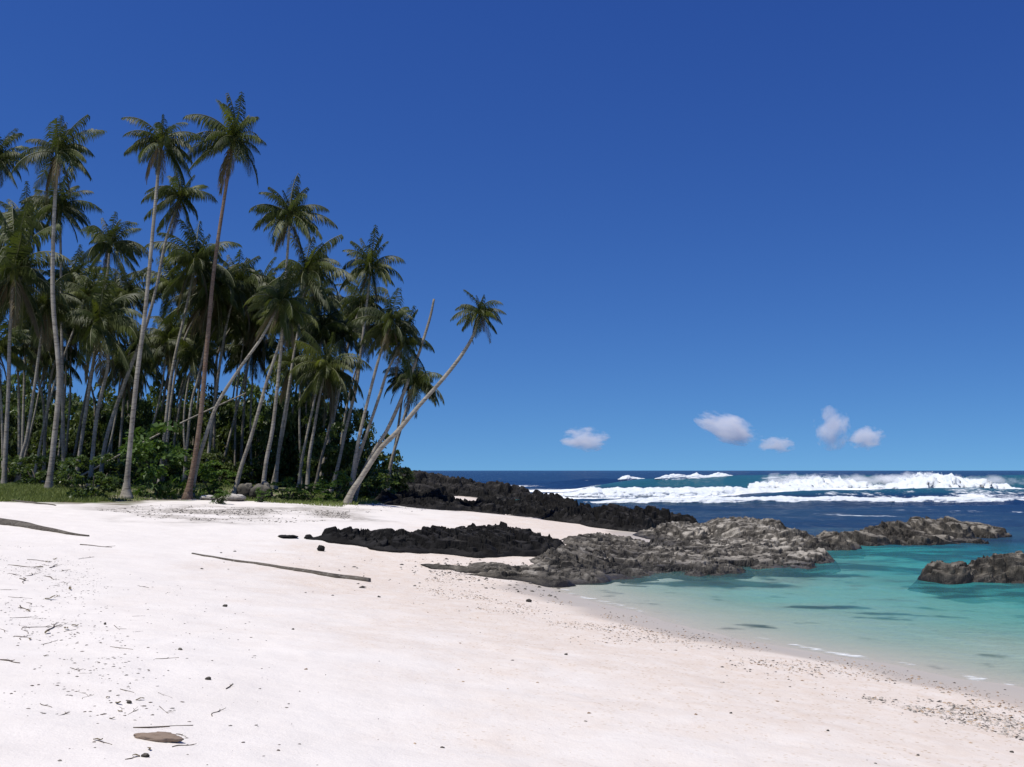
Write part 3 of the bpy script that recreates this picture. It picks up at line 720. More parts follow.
# ------------------------------------------------------------------ palms
def tube(pts, radii, sides=9, cap=True, jitter=0.0, seed=0):
    pts = [Vector(p) for p in pts]; n = len(pts)
    vs = []
    up = Vector((0, 1, 0))
    for i in range(n):
        t = (pts[min(i + 1, n - 1)] - pts[max(i - 1, 0)]).normalized()
        a = t.cross(up)
        if a.length < 1e-3: a = t.cross(Vector((1, 0, 0)))
        a.normalize(); b = t.cross(a).normalized()
        for k in range(sides):
            th = 2 * math.pi * k / sides
            r = radii[i] * (1 + jitter * math.sin(i * 12.9898 + k * 78.233 + seed))
            vs.append(pts[i] + a * (math.cos(th) * r) + b * (math.sin(th) * r))
    f = []
    for i in range(n - 1):
        for k in range(sides):
            f.append((i * sides + k, i * sides + (k + 1) % sides, (i + 1) * sides + (k + 1) % sides, (i + 1) * sides + k))
    vs = [tuple(v) for v in vs]; tri = []
    if cap:
        for e, s in ((0, 1), (n - 1, -1)):
            c = len(vs); vs.append(tuple(pts[e]))
            for k in range(sides):
                a, b = e * sides + k, e * sides + (k + 1) % sides
                tri.append((c, b, a) if s == 1 else (c, a, b))
    return np.array(vs), np.array(f), np.array(tri)
def spline(P, n):
    P = [Vector(p) for p in P]
    if len(P) == 2: P = [P[0], P[0].lerp(P[1], .5), P[1]]
    Q = [P[0] * 2 - P[1]] + P + [P[-1] * 2 - P[-2]]
    out = []
    m_ = len(P) - 1
    for i in range(n):
        t = i / (n - 1) * m_; k = min(int(t), m_ - 1); u = t - k
        a, b, c, d = Q[k], Q[k + 1], Q[k + 2], Q[k + 3]
        out.append(0.5 * ((2 * b) + (c - a) * u + (2 * a - 5 * b + 4 * c - d) * u * u + (3 * b - a - 3 * c + d) * u ** 3))
    return out

def frond_arrays(elev, droop, seed, L=1.0, pairs=40, hang=0.6, width=0.026, lean=0.0):
    """one pinnate frond growing along +X; returns verts, quads, tris"""
    r = random.Random(seed)
    pts = []; p = Vector((0, 0, 0)); n = 14
    side = r.uniform(-0.6, 0.6)
    for i in range(n + 1):
        t = i / n
        e = elev - droop * t ** 1.15
        d = Vector((math.cos(e) * math.cos(side * t), math.cos(e) * math.sin(side * t), math.sin(e)))
        pts.append(p.copy()); p = p + d * (L / n)
    rv, rq, rt = tube(pts, [0.011 * L * (1 - 0.8 * i / n) + 0.002 for i in range(n + 1)], 4, False)
    vs = [tuple(x) for x in rv]; quads = [tuple(x) for x in rq]; tris = []
    nr = len(quads)
    up0 = Vector((0, 0, 1))
    twist = r.uniform(-0.9, 0.9)
    for j in range(pairs):
        t = 0.13 + 0.87 * (j + 0.5) / pairs
        k = min(int(t * n), n - 1); u = t * n - k
        base = pts[k].lerp(pts[k + 1], u); fw = (pts[k + 1] - pts[k]).normalized()
        sd = fw.cross(up0)
        if sd.length < 0.05: sd = Vector((0, 1, 0))
        sd.normalize(); nrm = sd.cross(fw).normalized()
        q = Matrix.Rotation(twist * t, 3, fw); sd = q @ sd; nrm = q @ nrm
        ll = L * 0.34 * (0.35 + 0.65 * math.sin(math.pi * min(1, (t * 0.93 + 0.10)) ** 0.9)) 
        for s in (-1, 1):
            if r.random() < 0.07: continue
            le = ll * r.uniform(0.8, 1.12)
            d0 = (sd * s * 0.80 + fw * (0.45 + 0.45 * t) + nrm * 0.18).normalized()
            dn = Vector((0, 0, -1))
            d1 = (d0 + dn * hang * r.uniform(0.5, 1.0)).normalized()
            d2 = (d0 * 0.7 + dn * hang * r.uniform(1.1, 2.2)).normalized()
            a = base; b = a + d1 * le * 0.5; c = b + d2 * le * 0.5
            wv = (fw * 0.9 + nrm * 0.3 * s).normalized() * (width * L * r.uniform(0.8, 1.2))
            o = len(vs)
            vs += [tuple(a - wv * .35), tuple(a + wv * .35), tuple(b + wv * .5), tuple(b - wv * .5), tuple(c)]
            quads.append((o, o + 1, o + 2, o + 3)); tris.append((o + 3, o + 2, o + 4))
    return np.array(vs), np.array(quads), np.array(tris), nr

FV = []   # frond variants: (elev class, mesh)
FDATA = []
NV = 3
for k, (e, dr) in enumerate([(82, 34), (74, 60), (66, 78), (56, 95), (46, 100), (36, 98), (28, 95), (18, 95), (8, 85), (0, 82), (-14, 66), (-28, 52), (-44, 36), (-60, 24), (-74, 12)]):
    for vv in range(NV):
        rr_ = random.Random(4000 + k * 3 + vv)
        v, q, t, nr = frond_arrays(R(e + rr_.uniform(-9, 9)), R(dr * rr_.uniform(0.7, 1.2)), 100 + k * 7 + vv, rr_.uniform(0.86, 1.08), 46, rr_.uniform(0.7, 1.9), 0.020)
        dead = k >= 13 or (k == 12 and vv == 0)
        mt = mat_frond_dead if dead else (mat_frond_young if k in (3, 5, 7, 8, 10) and vv == 0 else mat_frond)
        fm = np.concatenate([np.zeros(nr), np.ones(len(q) - nr), np.ones(len(t))]).astype(int)
        me = mesh_np('frond', v, [q, t], [mat_rachis, mt], True, fm)
        FV.append(me); FDATA.append((v, q, t, nr, mt))
NCL = len(FV) // NV
def crown_layout(seed, n):
    """fronds from the upright heart down to the hanging skirt; the sea wind from the right thins and lifts one side"""
    r = random.Random(seed); out = []
    az = r.uniform(0, 6.28); bias = r.uniform(0.8, 1.15); gap = r.uniform(0, 6.28)
    for i in range(n):
        t = (i + 0.5) / n
        k = min(NCL - 1, int(t ** bias * (NCL - 0.6)) + r.choice((-1, 0, 0, 0, 1)))
        k = max(0, k)
        if k >= 13 and r.random() < 0.5: k = r.choice([6, 9, 10, 11, 12])
        az += 2.39996 + r.uniform(-0.5, 0.5)
        if math.cos(az - gap) > 0.85 and r.random() < 0.45: continue
        out.append((k * NV + r.randint(0, NV - 1), az, r.uniform(0.62, 1.18) * (0.95 if k < 2 else 1)))
    return out
def heart_mesh():
    v, q, t = tube([(0, 0, -0.22), (0, 0, -0.08), (0, 0, 0.05), (0, 0, 0.16), (0, 0, 0.30)], [0.030, 0.055, 0.062, 0.045, 0.008], 9, True, 0.12)
    return mesh_np('crown', v, [q, t], [mat_frond_young])
HEART = heart_mesh()
def joined_crown(seed, n):
    hv, hq, ht = tube([(0, 0, -0.22), (0, 0, -0.08), (0, 0, 0.05), (0, 0, 0.16), (0, 0, 0.30)], [0.030, 0.055, 0.062, 0.045, 0.008], 8, True)
    vs = [hv]; qs = [hq]; ts = [ht]; qm = [np.full(len(hq), 2)]; tm = [np.full(len(ht), 2)]; off = len(hv)
    mats = [mat_rachis, mat_frond, mat_frond_young, mat_frond_dead]
    for (k, az, s) in crown_layout(seed, n):
        v, q, t, nr, mt = FDATA[k]
        c, sn = math.cos(az), math.sin(az)
        rot = np.array([[c, sn, 0], [-sn, c, 0], [0, 0, 1]])
        vs.append((v * s) @ rot); qs.append(q + off); ts.append(t + off); off += len(v)
        mi = mats.index(mt)
        qm.append(np.concatenate([np.zeros(nr), np.full(len(q) - nr, mi)])); tm.append(np.full(len(t), mi))
    return mesh_np('crown', np.concatenate(vs), [np.concatenate(qs), np.concatenate(ts)], mats, True, np.concatenate(qm + tm))
CROWNS = [joined_crown(900 + k, 38) for k in range(9)]

GP = 'coconut palms of the beach grove'
def palm(label, path, d, rpx, n=24, fronds=False, mat=None, r0=0.135, r1=0.07, tilt=(0, 0), seed=None, dd=0.0, base_flare=1.7, name='palm_tree', crown=True, cat='palm', group=GP):
    """path: pixel points from the foot to the crown; d: distance of the foot; dd: extra distance at the crown"""
    m_ = len(path)
    P = [at_depth(px, py, d + dd * i / (m_ - 1)) for i, (px, py) in enumerate(path)]
    g = gz(P[0].x, P[0].y)
    P[0].z = min(g - 0.15, P[1].z - 0.5)
    root = new_obj(name, None); root.location = (P[0].x, P[0].y, g)
    root.empty_display_size = 0.3
    tag(root, label, cat, group)
    pts = [q - root.location for q in spline(P, 44)]
    rr = []
    for i in range(44):
        t = i / 43; z = max(0.0, pts[i].z)
        rr.append((0.84 if r0 < 0.179 else 0.88) * (r0 + (r1 - r0) * t ** 0.8) * (1 + (base_flare - 1) * math.exp(-max(z, 0) / 0.35)))
    v, q, t_ = tube(pts, rr, 10, True, 0.06, seed or 0)
    new_obj('trunk', mesh_np('trunk', v, [q, t_], mat or mat_trunk), root)
    if crown:
        top = pts[-1]; L = 1.12 * rpx / F * (d + dd)
        dirv = (pts[-1] - pts[-6]).normalized()
        rot = Vector((0, 0, 1)).rotation_difference((dirv * 0.5 + Vector((tilt[0], tilt[1], 1))).normalized()).to_matrix().to_4x4()
        sd = seed or rnd.randint(1, 9999)
        Mt = Matrix.Translation(top) @ rot @ Matrix.Diagonal((L, L, L, 1)) 
        if fronds:
            c = new_obj('crown', HEART, root); c.matrix_local = Mt
            for (k, az, s) in crown_layout(sd, n + 13):
                f = new_obj('frond', FV[k], c)
                f.rotation_euler.z = az; f.scale = (s, s, s)
        else:
            c = new_obj('crown', CROWNS[sd % len(CROWNS)], root)
            c.matrix_local = Mt @ Matrix.Rotation(sd * 1.37, 4, 'Z')
    return root

FR = True
palm('palm cut by the left picture edge with only its right fronds showing', [(-10, 497), (-14, 330), (-3, 160)], 50, 42, 26, FR, seed=11)
palm('tall palm with two-tiered outline rising over the left grove, its crown highest there', [(48, 492), (53, 450), (59, 380), (53, 300), (54, 220), (58, 152)], 44, 44, 26, FR, seed=12, r0=.16, r1=.085)
palm('palm whose crown hangs directly under the tall left palm crown', [(64, 480), (62, 350), (60, 208)], 56, 40, 22, FR, seed=13)
palm('medium palm with open star crown between the left pair and the twin tall palms', [(75, 482), (79, 458), (95, 352), (106, 285), (110, 244)], 52, 40, 24, FR, seed=14)
palm('very tall palm on a swollen grey root base, left one of the twin high crowns', [(126, 495), (128, 470), (136, 385), (145, 313), (152, 240), (161, 142)], 44, 40, 24, FR, seed=15, r0=.155, r1=.08, base_flare=2.6)
palm('slanting palm crossing behind the tall trunk, crown tucked below its right side', [(100, 475), (106, 440), (124, 385), (146, 326), (157, 284), (166, 240), (180, 198)], 52, 36, 22, FR, seed=16)
palm('tallest palm of all with a reddish brown slender trunk and wind-ragged crown', [(187, 492), (199, 430), (207, 345), (214, 270), (224, 200), (234, 140)], 46, 44, 26, FR, mat=mat_trunk_brown, seed=17, r0=.15, r1=.08, base_flare=2.4, tilt=(.1, 0))
palm('palm with a heavy dark crown behind the reddish brown trunk', [(160, 465), (171, 379), (186, 309), (196, 262)], 58, 46, 26, FR, seed=18)
palm('dark crowned palm to the right of the reddish brown trunk', [(205, 460), (222, 350), (236, 285)], 62, 42, 26, False, seed=19)
palm('tall palm with white slim trunk and ragged crown above the lush green palms', [(262, 491), (266, 463), (273, 426), (278, 380), (282, 336), (287, 260), (290, 216)], 50, 42, 26, FR, seed=20, r0=.14)
palm('lush green palm with heavy hanging fronds just under the white-trunked palm', [(275, 488), (279, 450), (287, 400), (293, 360), (299, 325), (306, 272)], 56, 46, 28, FR, seed=21)
palm('leaning palm that bows from the brown trunk foot up to the lush green crowns', [(191, 488), (196, 470), (203, 445), (217, 405), (240, 368), (262, 337), (280, 303)], 48, 40, 22, False, seed=22, r0=.13, tilt=(.2, 0))
palm('palm with pale curved trunk standing beside the grey boulder', [(233, 490), (241, 468), (252, 434), (267, 381), (279, 345), (288, 315)], 50, 36, 24, False, seed=23, r0=.14)
palm('palm with the tall narrow crown left of the leaning ones, two dark tiers', [(329, 489), (338, 466), (347, 424), (357, 384), (361, 350), (366, 310), (371, 268)], 56, 34, 24, FR, seed=24, r0=.125)
palm('palm with short yellowish crown tucked under the narrow crowned palm', [(318, 478), (335, 410), (349, 343), (362, 302)], 62, 34, 22, False, seed=25, r0=.15)
palm('palm of the leaning pair with the upper of two overlapping crowns', [(348, 498), (355, 460), (361, 429), (373, 380), (380, 355), (390, 322)], 51, 34, 24, FR, seed=26, r0=.13)
palm('palm of the leaning pair with a dead frond hanging on its trunk', [(350, 498), (356, 466), (367, 433), (381, 391), (388, 370), (402, 342)], 52, 36, 26, FR, seed=27, r0=.13)
palm('low palm with green crown crossed by the strongly leaning trunk', [(387, 490), (390, 468), (400, 431), (408, 405), (416, 382)], 62, 32, 24, FR, seed=28, r0=.15, base_flare=2.2)
palm('thin palm sharing the foot of the low green crowned palm', [(384, 490), (390, 470), (397, 435), (402, 400), (406, 378)], 63, 26, 18, False, seed=29, r0=.13)
palm('bare headless palm trunk pointing up beside the lone leaning palm', [(352, 499), (362, 475), (376, 448), (387, 430), (400, 402), (411, 374), (420, 350), (430, 318), (434, 299)], 52, 0, 0, crown=False, seed=30, r0=.15, r1=.07, name='palm_snag', cat='dead palm', group='dead palms')
palm('lone palm leaning far out to the right over the beach with a small round crown', [(345, 504), (352, 492), (361, 478), (380, 449), (398, 431), (418, 407), (442, 380), (461, 356), (474, 334), (480, 312)], 48, 25, 24, FR, seed=31, r0=.18, r1=.075, base_flare=1.4, tilt=(-.3, 0))
palm('low lush palm with broad arching fronds left of the narrow crowned palm', [(307, 484), (309, 460), (314, 430), (319, 400), (326, 368)], 55, 42, 26, FR, seed=32, tilt=(.1, 0))
palm('broad drooping palm at the left edge with long sunlit arching frond', [(4, 480), (8, 400), (10, 330), (14, 272)], 47, 62, 28, FR, seed=33)
palm('palm with a strongly bent grey foot at far left', [(16, 478), (22, 455), (27, 437), (33, 397), (40, 347), (46, 305)], 50, 44, 26, False, seed=34)
palm('short palm with sunlit arching fronds in the middle of the left grove', [(90, 475), (97, 415), (108, 362), (100, 322)], 50, 52, 26, FR, seed=35)
# further palms inside the grove
deep = [
    ([(20, 462), (19, 400), (17, 360), (12, 300)], 60, 38, 'thin pale upright trunk near the left edge in the shade'),
    ([(45, 458), (44, 411), (38, 377), (34, 330)], 60, 36, 'thin crooked trunk between the bent foot and the tall left trunk'),
    ([(42, 470), (50, 385), (60, 345), (72, 278)], 64, 36, 'dark palm with crown peeking right of the tall left pair'),
    ([(70, 455), (86, 395), (98, 345), (112, 300)], 66, 36, 'slim palm slanting behind the star crowned palm'),
    ([(22, 470), (25, 340), (24, 222)], 62, 42, 'dark crowned palm filling the sky gap at the upper left'),
    ([(118, 450), (126, 377), (133, 330), (128, 295)], 64, 34, 'thin white trunk just left of the swollen root palm'),
    ([(132, 455), (142, 390), (152, 345)], 86, 26, 'small distant palm seen in the sky gap between the twin tall trunks'),
    ([(152, 440), (166, 385), (180, 325), (172, 285)], 66, 38, 'dark trunk slanting left of the bright green shrub top'),
    ([(165, 440), (172, 395), (184, 340), (205, 300)], 62, 40, 'pale trunk rising from behind the big green shrub'),
    ([(170, 440), (182, 395), (200, 355), (222, 315)], 64, 40, 'palm trunk with a long even slant behind the big green shrub'),
    ([(184, 460), (191, 407), (200, 370), (216, 290)], 60, 44, 'palm trunk running parallel to the reddish brown trunk on its left'),
    ([(214, 455), (215, 400), (219, 350), (250, 300)], 66, 38, 'thin upright trunk right of the reddish brown trunk'),
    ([(218, 460), (236, 412), (252, 350), (262, 320)], 66, 36, 'dark slanting trunk in the thicket behind the pale curved one'),
    ([(287, 480), (291, 425), (296, 360), (262, 290)], 64, 36, 'short white stem among the dark bushes under the lush palms'),
    ([(298, 490), (302, 460), (308, 430), (318, 380), (322, 330)], 57, 36, 'dark curved trunk left of the low lush palm'),
    ([(314, 488), (321, 460), (331, 419), (338, 370), (342, 335)], 58, 32, 'slim trunk right of the low lush palm foot'),
    ([(240, 455), (246, 380), (252, 340), (246, 300)], 68, 38, 'dark trunk behind the bow of the leaning palm'),
    ([(340, 470), (352, 400), (358, 360), (350, 320)], 70, 30, 'dim palm behind the narrow crowned one'),
    ([(-30, 490), (-26, 380), (-22, 250)], 54, 52, 'palm just outside the left edge whose frond tips reach in'),
    ([(190, 455), (200, 380), (204, 330)], 72, 38, 'dim low palm behind the reddish brown trunk'),
    ([(88, 460), (94, 400), (66, 330)], 70, 40, 'dim low palm behind the star crowned palm'),
    ([(140, 460), (128, 400), (140, 365)], 74, 30, 'low palm in the shade behind the twin trunks'),
    ([(4, 470), (2, 420), (-2, 350)], 58, 44, 'low dark palm at the left edge under the broad drooping one'),
    ([(300, 470), (310, 400), (318, 300)], 66, 34, 'dim palm right of the lush green hanging fronds'),
]
for k, (path, d, r, lab) in enumerate(deep):
    palm(lab, path, d, r, 24, False, mat=(mat_trunk, mat_trunk_shaded)[k % 2], r0=.115, r1=.06, seed=200 + k * 5 + k % 3)
dl = 'slim palm standing deep in the shaded grove behind the front trunks'
for k in range(22):
    x0 = 6 + k * 15.5 + rnd.uniform(-5, 5); sl_ = rnd.uniform(0.02, 0.34); yt = rnd.uniform(300, 372) if x0 > 60 else rnd.uniform(270, 360)
    if x0 > 250: yt += 20
    hgt_ = 480 - yt; bow = rnd.uniform(-9, 9)
    palm(dl, [(x0, 478), (x0 + sl_ * hgt_ * 0.5 + bow, 480 - hgt_ * 0.5), (x0 + sl_ * hgt_, yt)], rnd.uniform(57, 76), rnd.uniform(26, 38), 24, False, mat=mat_trunk, r0=.10, r1=.055, seed=700 + k * 3, group='slim palms deep in the grove')
palm('fallen straight pale trunk propped diagonally across the thicket', [(62, 479), (171, 428), (246, 393)], 57, 0, 0, crown=False, r0=.07, r1=.05, base_flare=1.0, name='fallen_palm_trunk', cat='dead palm', group='dead palms')

# ------------------------------------------------------------------ shrubs and understorey trees
def clump_mesh(name, seed, nclump, nleaf, leaf, mat, flat=0.8, stemlike=False, inner=0.55):
    r = np.random.default_rng(seed)
    cs = []
    while len(cs) < nclump:
        q = r.uniform(-1, 1, 3)
        l = np.linalg.norm(q)
        if l > 1 or q[2] < -0.75: continue
        cs.append(q * (0.55 + 0.45 * l))
    vs = []; qs = []; o = 0
    for c in cs:
        cr = r.uniform(0.16, 0.36)
        n = nleaf
        u = r.normal(size=(n, 3)); u /= np.linalg.norm(u, axis=1)[:, None]
        u[:, 2] = np.abs(u[:, 2]) * 0.9 - 0.25
        rr_ = cr * (inner + (1.15 - inner) * r.random(n))[:, None]
        P = c + u * rr_ * np.array([1, 1, flat])
        d = u + r.normal(0, 0.55, (n, 3)); d[:, 2] -= 0.1; d /= np.linalg.norm(d, axis=1)[:, None]
        a = np.cross(d, r.normal(size=(n, 3)) * 0.6 + np.array([0, 0, 1.0])); a /= np.linalg.norm(a, axis=1)[:, None] + 1e-6
        ln = leaf * r.uniform(0.6, 1.3, n)[:, None]
        p0 = P - d * ln * 0.5; p2 = P + d * ln * 0.5 - np.array([0, 0, 1]) * ln * 0.12; p1 = P + a * ln * 0.27; p3 = P - a * ln * 0.27
        vs.append(np.stack([p0, p1, p2, p3], 1).reshape(-1, 3))
        qs.append(np.arange(n * 4).reshape(-1, 4) + o); o += n * 4
    V = np.concatenate(vs); lo = np.percentile(V, 1.0, axis=0); hi = np.percentile(V, 99.0, axis=0)
    V = (V - (lo + hi) / 2) / ((hi - lo) / 2)
    return mesh_np(name, V, np.concatenate(qs), mat)
DK = [clump_mesh('crown', 40 + k, 46, 75, 0.13, mat_leaf_dark) for k in range(4)]
MD = [clump_mesh('foliage', 50 + k, 34, 50, 0.17, mat_leaf_mid) for k in range(3)]
MDT = [clump_mesh('crown', 80 + k, 44, 70, 0.14, mat_leaf_mid) for k in range(3)]
BR = [clump_mesh('foliage', 60 + k, 26, 50, 0.17, mat_leaf_bright) for k in range(2)]
def stem_mesh(hz, spread, n, r0, mat, seed):
    r = random.Random(seed); vs = []; qs = []; ts = []; o = 0
    for k in range(n):
        a = r.uniform(0, 6.28)
        e = Vector((math.cos(a) * spread, math.sin(a) * spread, hz * r.uniform(.75, 1)))
        v, q, t = tube(spline([(0.04 * math.cos(a), 0.04 * math.sin(a), -0.1), e * 0.5 + Vector((r.uniform(-.1, .1), r.uniform(-.1, .1), 0)), e], 7), [r0 * (1 - .1 * i) for i in range(7)], 6)
        vs.append(v); qs.append(q + o); ts.append(t + o); o += len(v)
    return mesh_np('stem', np.concatenate(vs), [np.concatenate(qs), np.concatenate(ts)], mat)
def bush(name, cat, label, group, px, ytop, d, wpx, variants, seed, ybot=None, part='foliage', stem='stem'):
    rx = wpx / F * d
    top = at_depth(px, ytop, d)
    g = gz(top.x, d)
    zb = g if ybot is None else max(g, at_depth(px, ybot, d).z)
    rz = max(0.3, (top.z - zb) / 2)
    root = new_obj(name, None); root.location = (top.x, d, g); tag(root, label, cat, group)
    f = new_obj(part, variants[seed % len(variants)], root)
    f.location = (0, 0, zb - g + rz); f.scale = (rx, rx * 0.9, rz); f.rotation_euler.z = seed * 1.9
    new_obj(stem, stem_mesh((zb - g) + rz * 1.2, rx * 0.5, 4, 0.05 if part == 'foliage' else 0.09, mat_stem, seed), root)
    s = root.children[-1]; s.data.name = stem
    return root
GS = 'shrubs along the front of the grove'
for k, (px, yt, d, wx, var, lab) in enumerate([
    (94, 455, 42, 27, MD, 'leafy mid-green shrub left of the swollen grey palm foot'),
    (161, 424, 46, 32, BR, 'big bright green rounded shrub between the twin trunks and the brown trunk'),
    (128, 452, 52, 22, MD, 'dark green shrub filling the gap behind the swollen palm foot'),
    (38, 455, 47, 20, MD, 'low shrub at the foot of the far left trunks'),
    (66, 462, 45, 14, MD, 'small shrub just right of the tall left trunk foot'),
    (212, 462, 50, 22, BR, 'shrub in the shade right of the brown trunk foot'),
    (288, 478, 48, 18, BR, 'low bright green shrub right of the mossy boulder'),
    (312, 484, 48, 18, BR, 'lowest spreading green shrub near the grass strip'),
    (335, 472, 50, 22, BR, 'yellow green shrub left of the leaning palm foot'),
    (220, 492, 43, 9, BR, 'tiny plant on the root bank by the pale flat boulder'),
    (262, 488, 45.5, 8, BR, 'tiny green plant growing on the mossy boulder'),
    (375, 470, 56, 22, MD, 'shrub between the leaning pair and the low palm foot'),
    (8, 455, 50, 18, DK, 'dark shrub at the left picture edge behind the grass'),
]): bush('shrub', 'shrub', lab, GS, px, yt, d, wx, var if var is not DK else MD, 300 + k)
GT = 'broadleaf trees of the thicket behind the palms'
tl = 'dark green broadleaf tree in the thicket behind the palm trunks'
th = [(316, 385, 66, 26), (338, 388, 68, 24), (360, 412, 66, 20), (380, 436, 68, 18), (397, 461, 70, 15), (300, 396, 64, 28), (330, 425, 60, 26), (352, 445, 59, 22), (282, 412, 64, 28), (370, 466, 60, 16)]
th += [(x, 388 + (x * 37 % 26), 66 + (x * 13 % 9), 27) for x in range(-20, 275, 20)]
th += [(x, 448 + (x * 29 % 18), 58 + (x * 7 % 6), 20) for x in range(-8, 275, 24)]
th += [(x, (368 if not (55 < x < 95 or 140 < x < 165 or 205 < x < 235) else 398) + (x * 17 % 16), 84 + (x * 5 % 7), 26) for x in range(-30, 330, 20)]
for k, (px, yt, d, wx) in enumerate(th):
    bush('thicket_tree', 'tree', tl, GT, px, yt, d, wx, DK if k % 3 else MDT, 500 + k, part='crown', stem='trunk')

# ------------------------------------------------------------------ grass, rubble, pebbles, litter (uncountable)
def scatter_blades(n, regions, hmin, hmax, wid):
    vs = []; ts = []; o = 0
    for (poly, cnt) in regions:
        P = [hit(*q) for q in poly]; P2 = [(q.x, q.y) for q in P]
        xs = [q[0] for q in P2]; ys = [q[1] for q in P2]
        x = nrg.uniform(min(xs), max(xs), cnt * 3); y = nrg.uniform(min(ys), max(ys), cnt * 3)
        dpoly = in_poly(x, y, P2)
        k = (dpoly + (fbm(x * 0.9, y * 0.9, 3, 501) - 0.62) * 2.0 > 0)
        x = x[k][:cnt]; y = y[k][:cnt]; z = gh(x, y)
        h = nrg.uniform(hmin, hmax, len(x)); a = nrg.uniform(0, 6.28, len(x)); l = nrg.normal(0, 0.5, (len(x), 2)) * h[:, None]
        b0 = np.stack([x - np.cos(a) * wid, y - np.sin(a) * wid, z - 0.02], 1); b1 = np.stack([x + np.cos(a) * wid, y + np.sin(a) * wid, z - 0.02], 1)
        tp = np.stack([x + l[:, 0], y + l[:, 1], z + h], 1)
        vs.append(np.stack([b0, b1, tp], 1).reshape(-1, 3)); ts.append(np.arange(len(x) * 3).reshape(-1, 3) + o); o += len(x) * 3
    return np.concatenate(vs), np.concatenate(ts)
v, t = scatter_blades(0, [([(-40, 502), (0, 502), (70, 503), (110, 503), (112, 494), (60, 487), (0, 485), (-40, 485)], 30000), ([(265, 503), (340, 507), (430, 501), (425, 490), (340, 492), (280, 492)], 26000), ([(100, 502), (190, 499), (275, 503), (275, 486), (100, 486)], 9000)], 0.05, 0.22, 0.018)
tag(new_obj('grass', mesh_np('grass', v, t, mat_grass)), 'short green grass along the edge of the sand', kind='stuff', cat='grass')

def scatter_stones(name, label, gen, smin, smax, mats, power=2.5, flat=0.5):
    ov = np.array([(1, 0, 0), (0.3, 0.9, 0), (-0.8, 0.6, 0), (-0.8, -0.6, 0), (0.3, -0.9, 0), (0.1, 0, 0.8), (0, 0, -0.6)], float)
    of = np.array([(0, 1, 5), (1, 2, 5), (2, 3, 5), (3, 4, 5), (4, 0, 5), (1, 0, 6), (2, 1, 6), (3, 2, 6), (4, 3, 6), (0, 4, 6)])
    P = gen(); n = len(P)
    z = gh(P[:, 0], P[:, 1])
    s = smin + (smax - smin) * nrg.random(n) ** power
    a = nrg.uniform(0, 6.28, n); c, sn = np.cos(a), np.sin(a)
    b = ov[None] * nrg.uniform(0.6, 1.3, (n, 7, 1)) * s[:, None, None] * np.array([1, 0.75, flat])
    x = b[..., 0] * c[:, None] - b[..., 1] * sn[:, None] + P[:, 0:1]; y = b[..., 0] * sn[:, None] + b[..., 1] * c[:, None] + P[:, 1:2]
    zz = b[..., 2] + (z + s * flat * 0.25)[:, None]
    V = np.stack([x, y, zz], -1).reshape(-1, 3)
    Fc = (of[None] + (np.arange(n) * 7)[:, None, None]).reshape(-1, 3)
    fm = np.repeat(nrg.integers(0, len(mats), n), len(of))
    return tag(new_obj(name, mesh_np(name, V, Fc, mats, False, fm)), label, name.replace('_', ' '), kind='stuff')
def pix_region(n, poly, dens=None):
    """points spread over the ground under a pixel polygon (evenly in metres)"""
    P = [hit(*q) for q in poly]; P2 = [(q.x, q.y) for q in P]
    xs = [q[0] for q in P2]; ys = [q[1] for q in P2]
    x = nrg.uniform(min(xs), max(xs), n * 8); y = nrg.uniform(min(ys), max(ys), n * 8)
    k = in_poly(x, y, P2) > 0
    if dens is not None: k &= nrg.random(len(x)) < dens(x, y)
    return np.stack([x[k], y[k]], 1)[:n]
mst = [M('stone_%s' % nm).base(c, 0.85, spec=0.2) for nm, c in (('dark', (0.05, 0.045, 0.04)), ('grey', (0.16, 0.145, 0.125)), ('pale', (0.42, 0.38, 0.33)))]
scatter_stones('coral_rubble', 'band of dark coral rubble and dead leaves below the grove', lambda: np.concatenate([
    pix_region(2600, [(95, 510), (150, 505), (250, 508), (350, 512), (350, 520), (250, 524), (150, 520)], lambda x, y: 0.12 + 0.88 * sstep(0.40, 0.66, fbm(x * 0.6, y * 0.8, 4, 601))),
    pix_region(500, [(300, 500), (430, 500), (430, 512), (300, 514)])]), 0.010, 0.055, [mst[0], mst[1], mst[1], mst[2]], 3.0)
peb = [M('pebble_%s' % nm).base(c, 0.8, spec=0.3) for nm, c in (('dark', (0.07, 0.06, 0.05)), ('brown', (0.24, 0.16, 0.10)), ('tan', (0.42, 0.31, 0.21)), ('grey', (0.30, 0.27, 0.24)))]
scatter_stones('forest_litter', 'dead leaves husks and coral bits on the bank below the palms', lambda: pix_region(5200, [(100, 502), (180, 500), (250, 500), (340, 504), (400, 502), (400, 484), (200, 483), (100, 484)], lambda x, y: 0.25 + 0.75 * sstep(.4, .6, fbm(x * .9, y * .9, 3, 641))), 0.02, 0.11, [mat_frond_dead, mat_twig, mst[1], mst[2]], 2.6, 0.35)
def near_shore():
    x = nrg.uniform(-2, 12, 140000); y = nrg.uniform(6, 27, 140000)
    s = sdist(x, y)
    dn = np.exp(-((s - 2.3) / 1.1) ** 2) * 0.75 + np.exp(-((s - 0.9) / 0.7) ** 2) * 0.30 + 0.01 * (s > 0)
    dn *= sstep(0.35, 0.7, fbm(x * 0.9, y * 0.9, 3, 611)) * (s > 0.15)
    k = nrg.random(len(x)) < dn * 0.9
    return np.stack([x[k], y[k]], 1)[:16000]
scatter_stones('pebbles', 'brown and grey pebbles and shell bits strewn along the wet sand', near_shore, 0.004, 0.026, peb, 3.0)
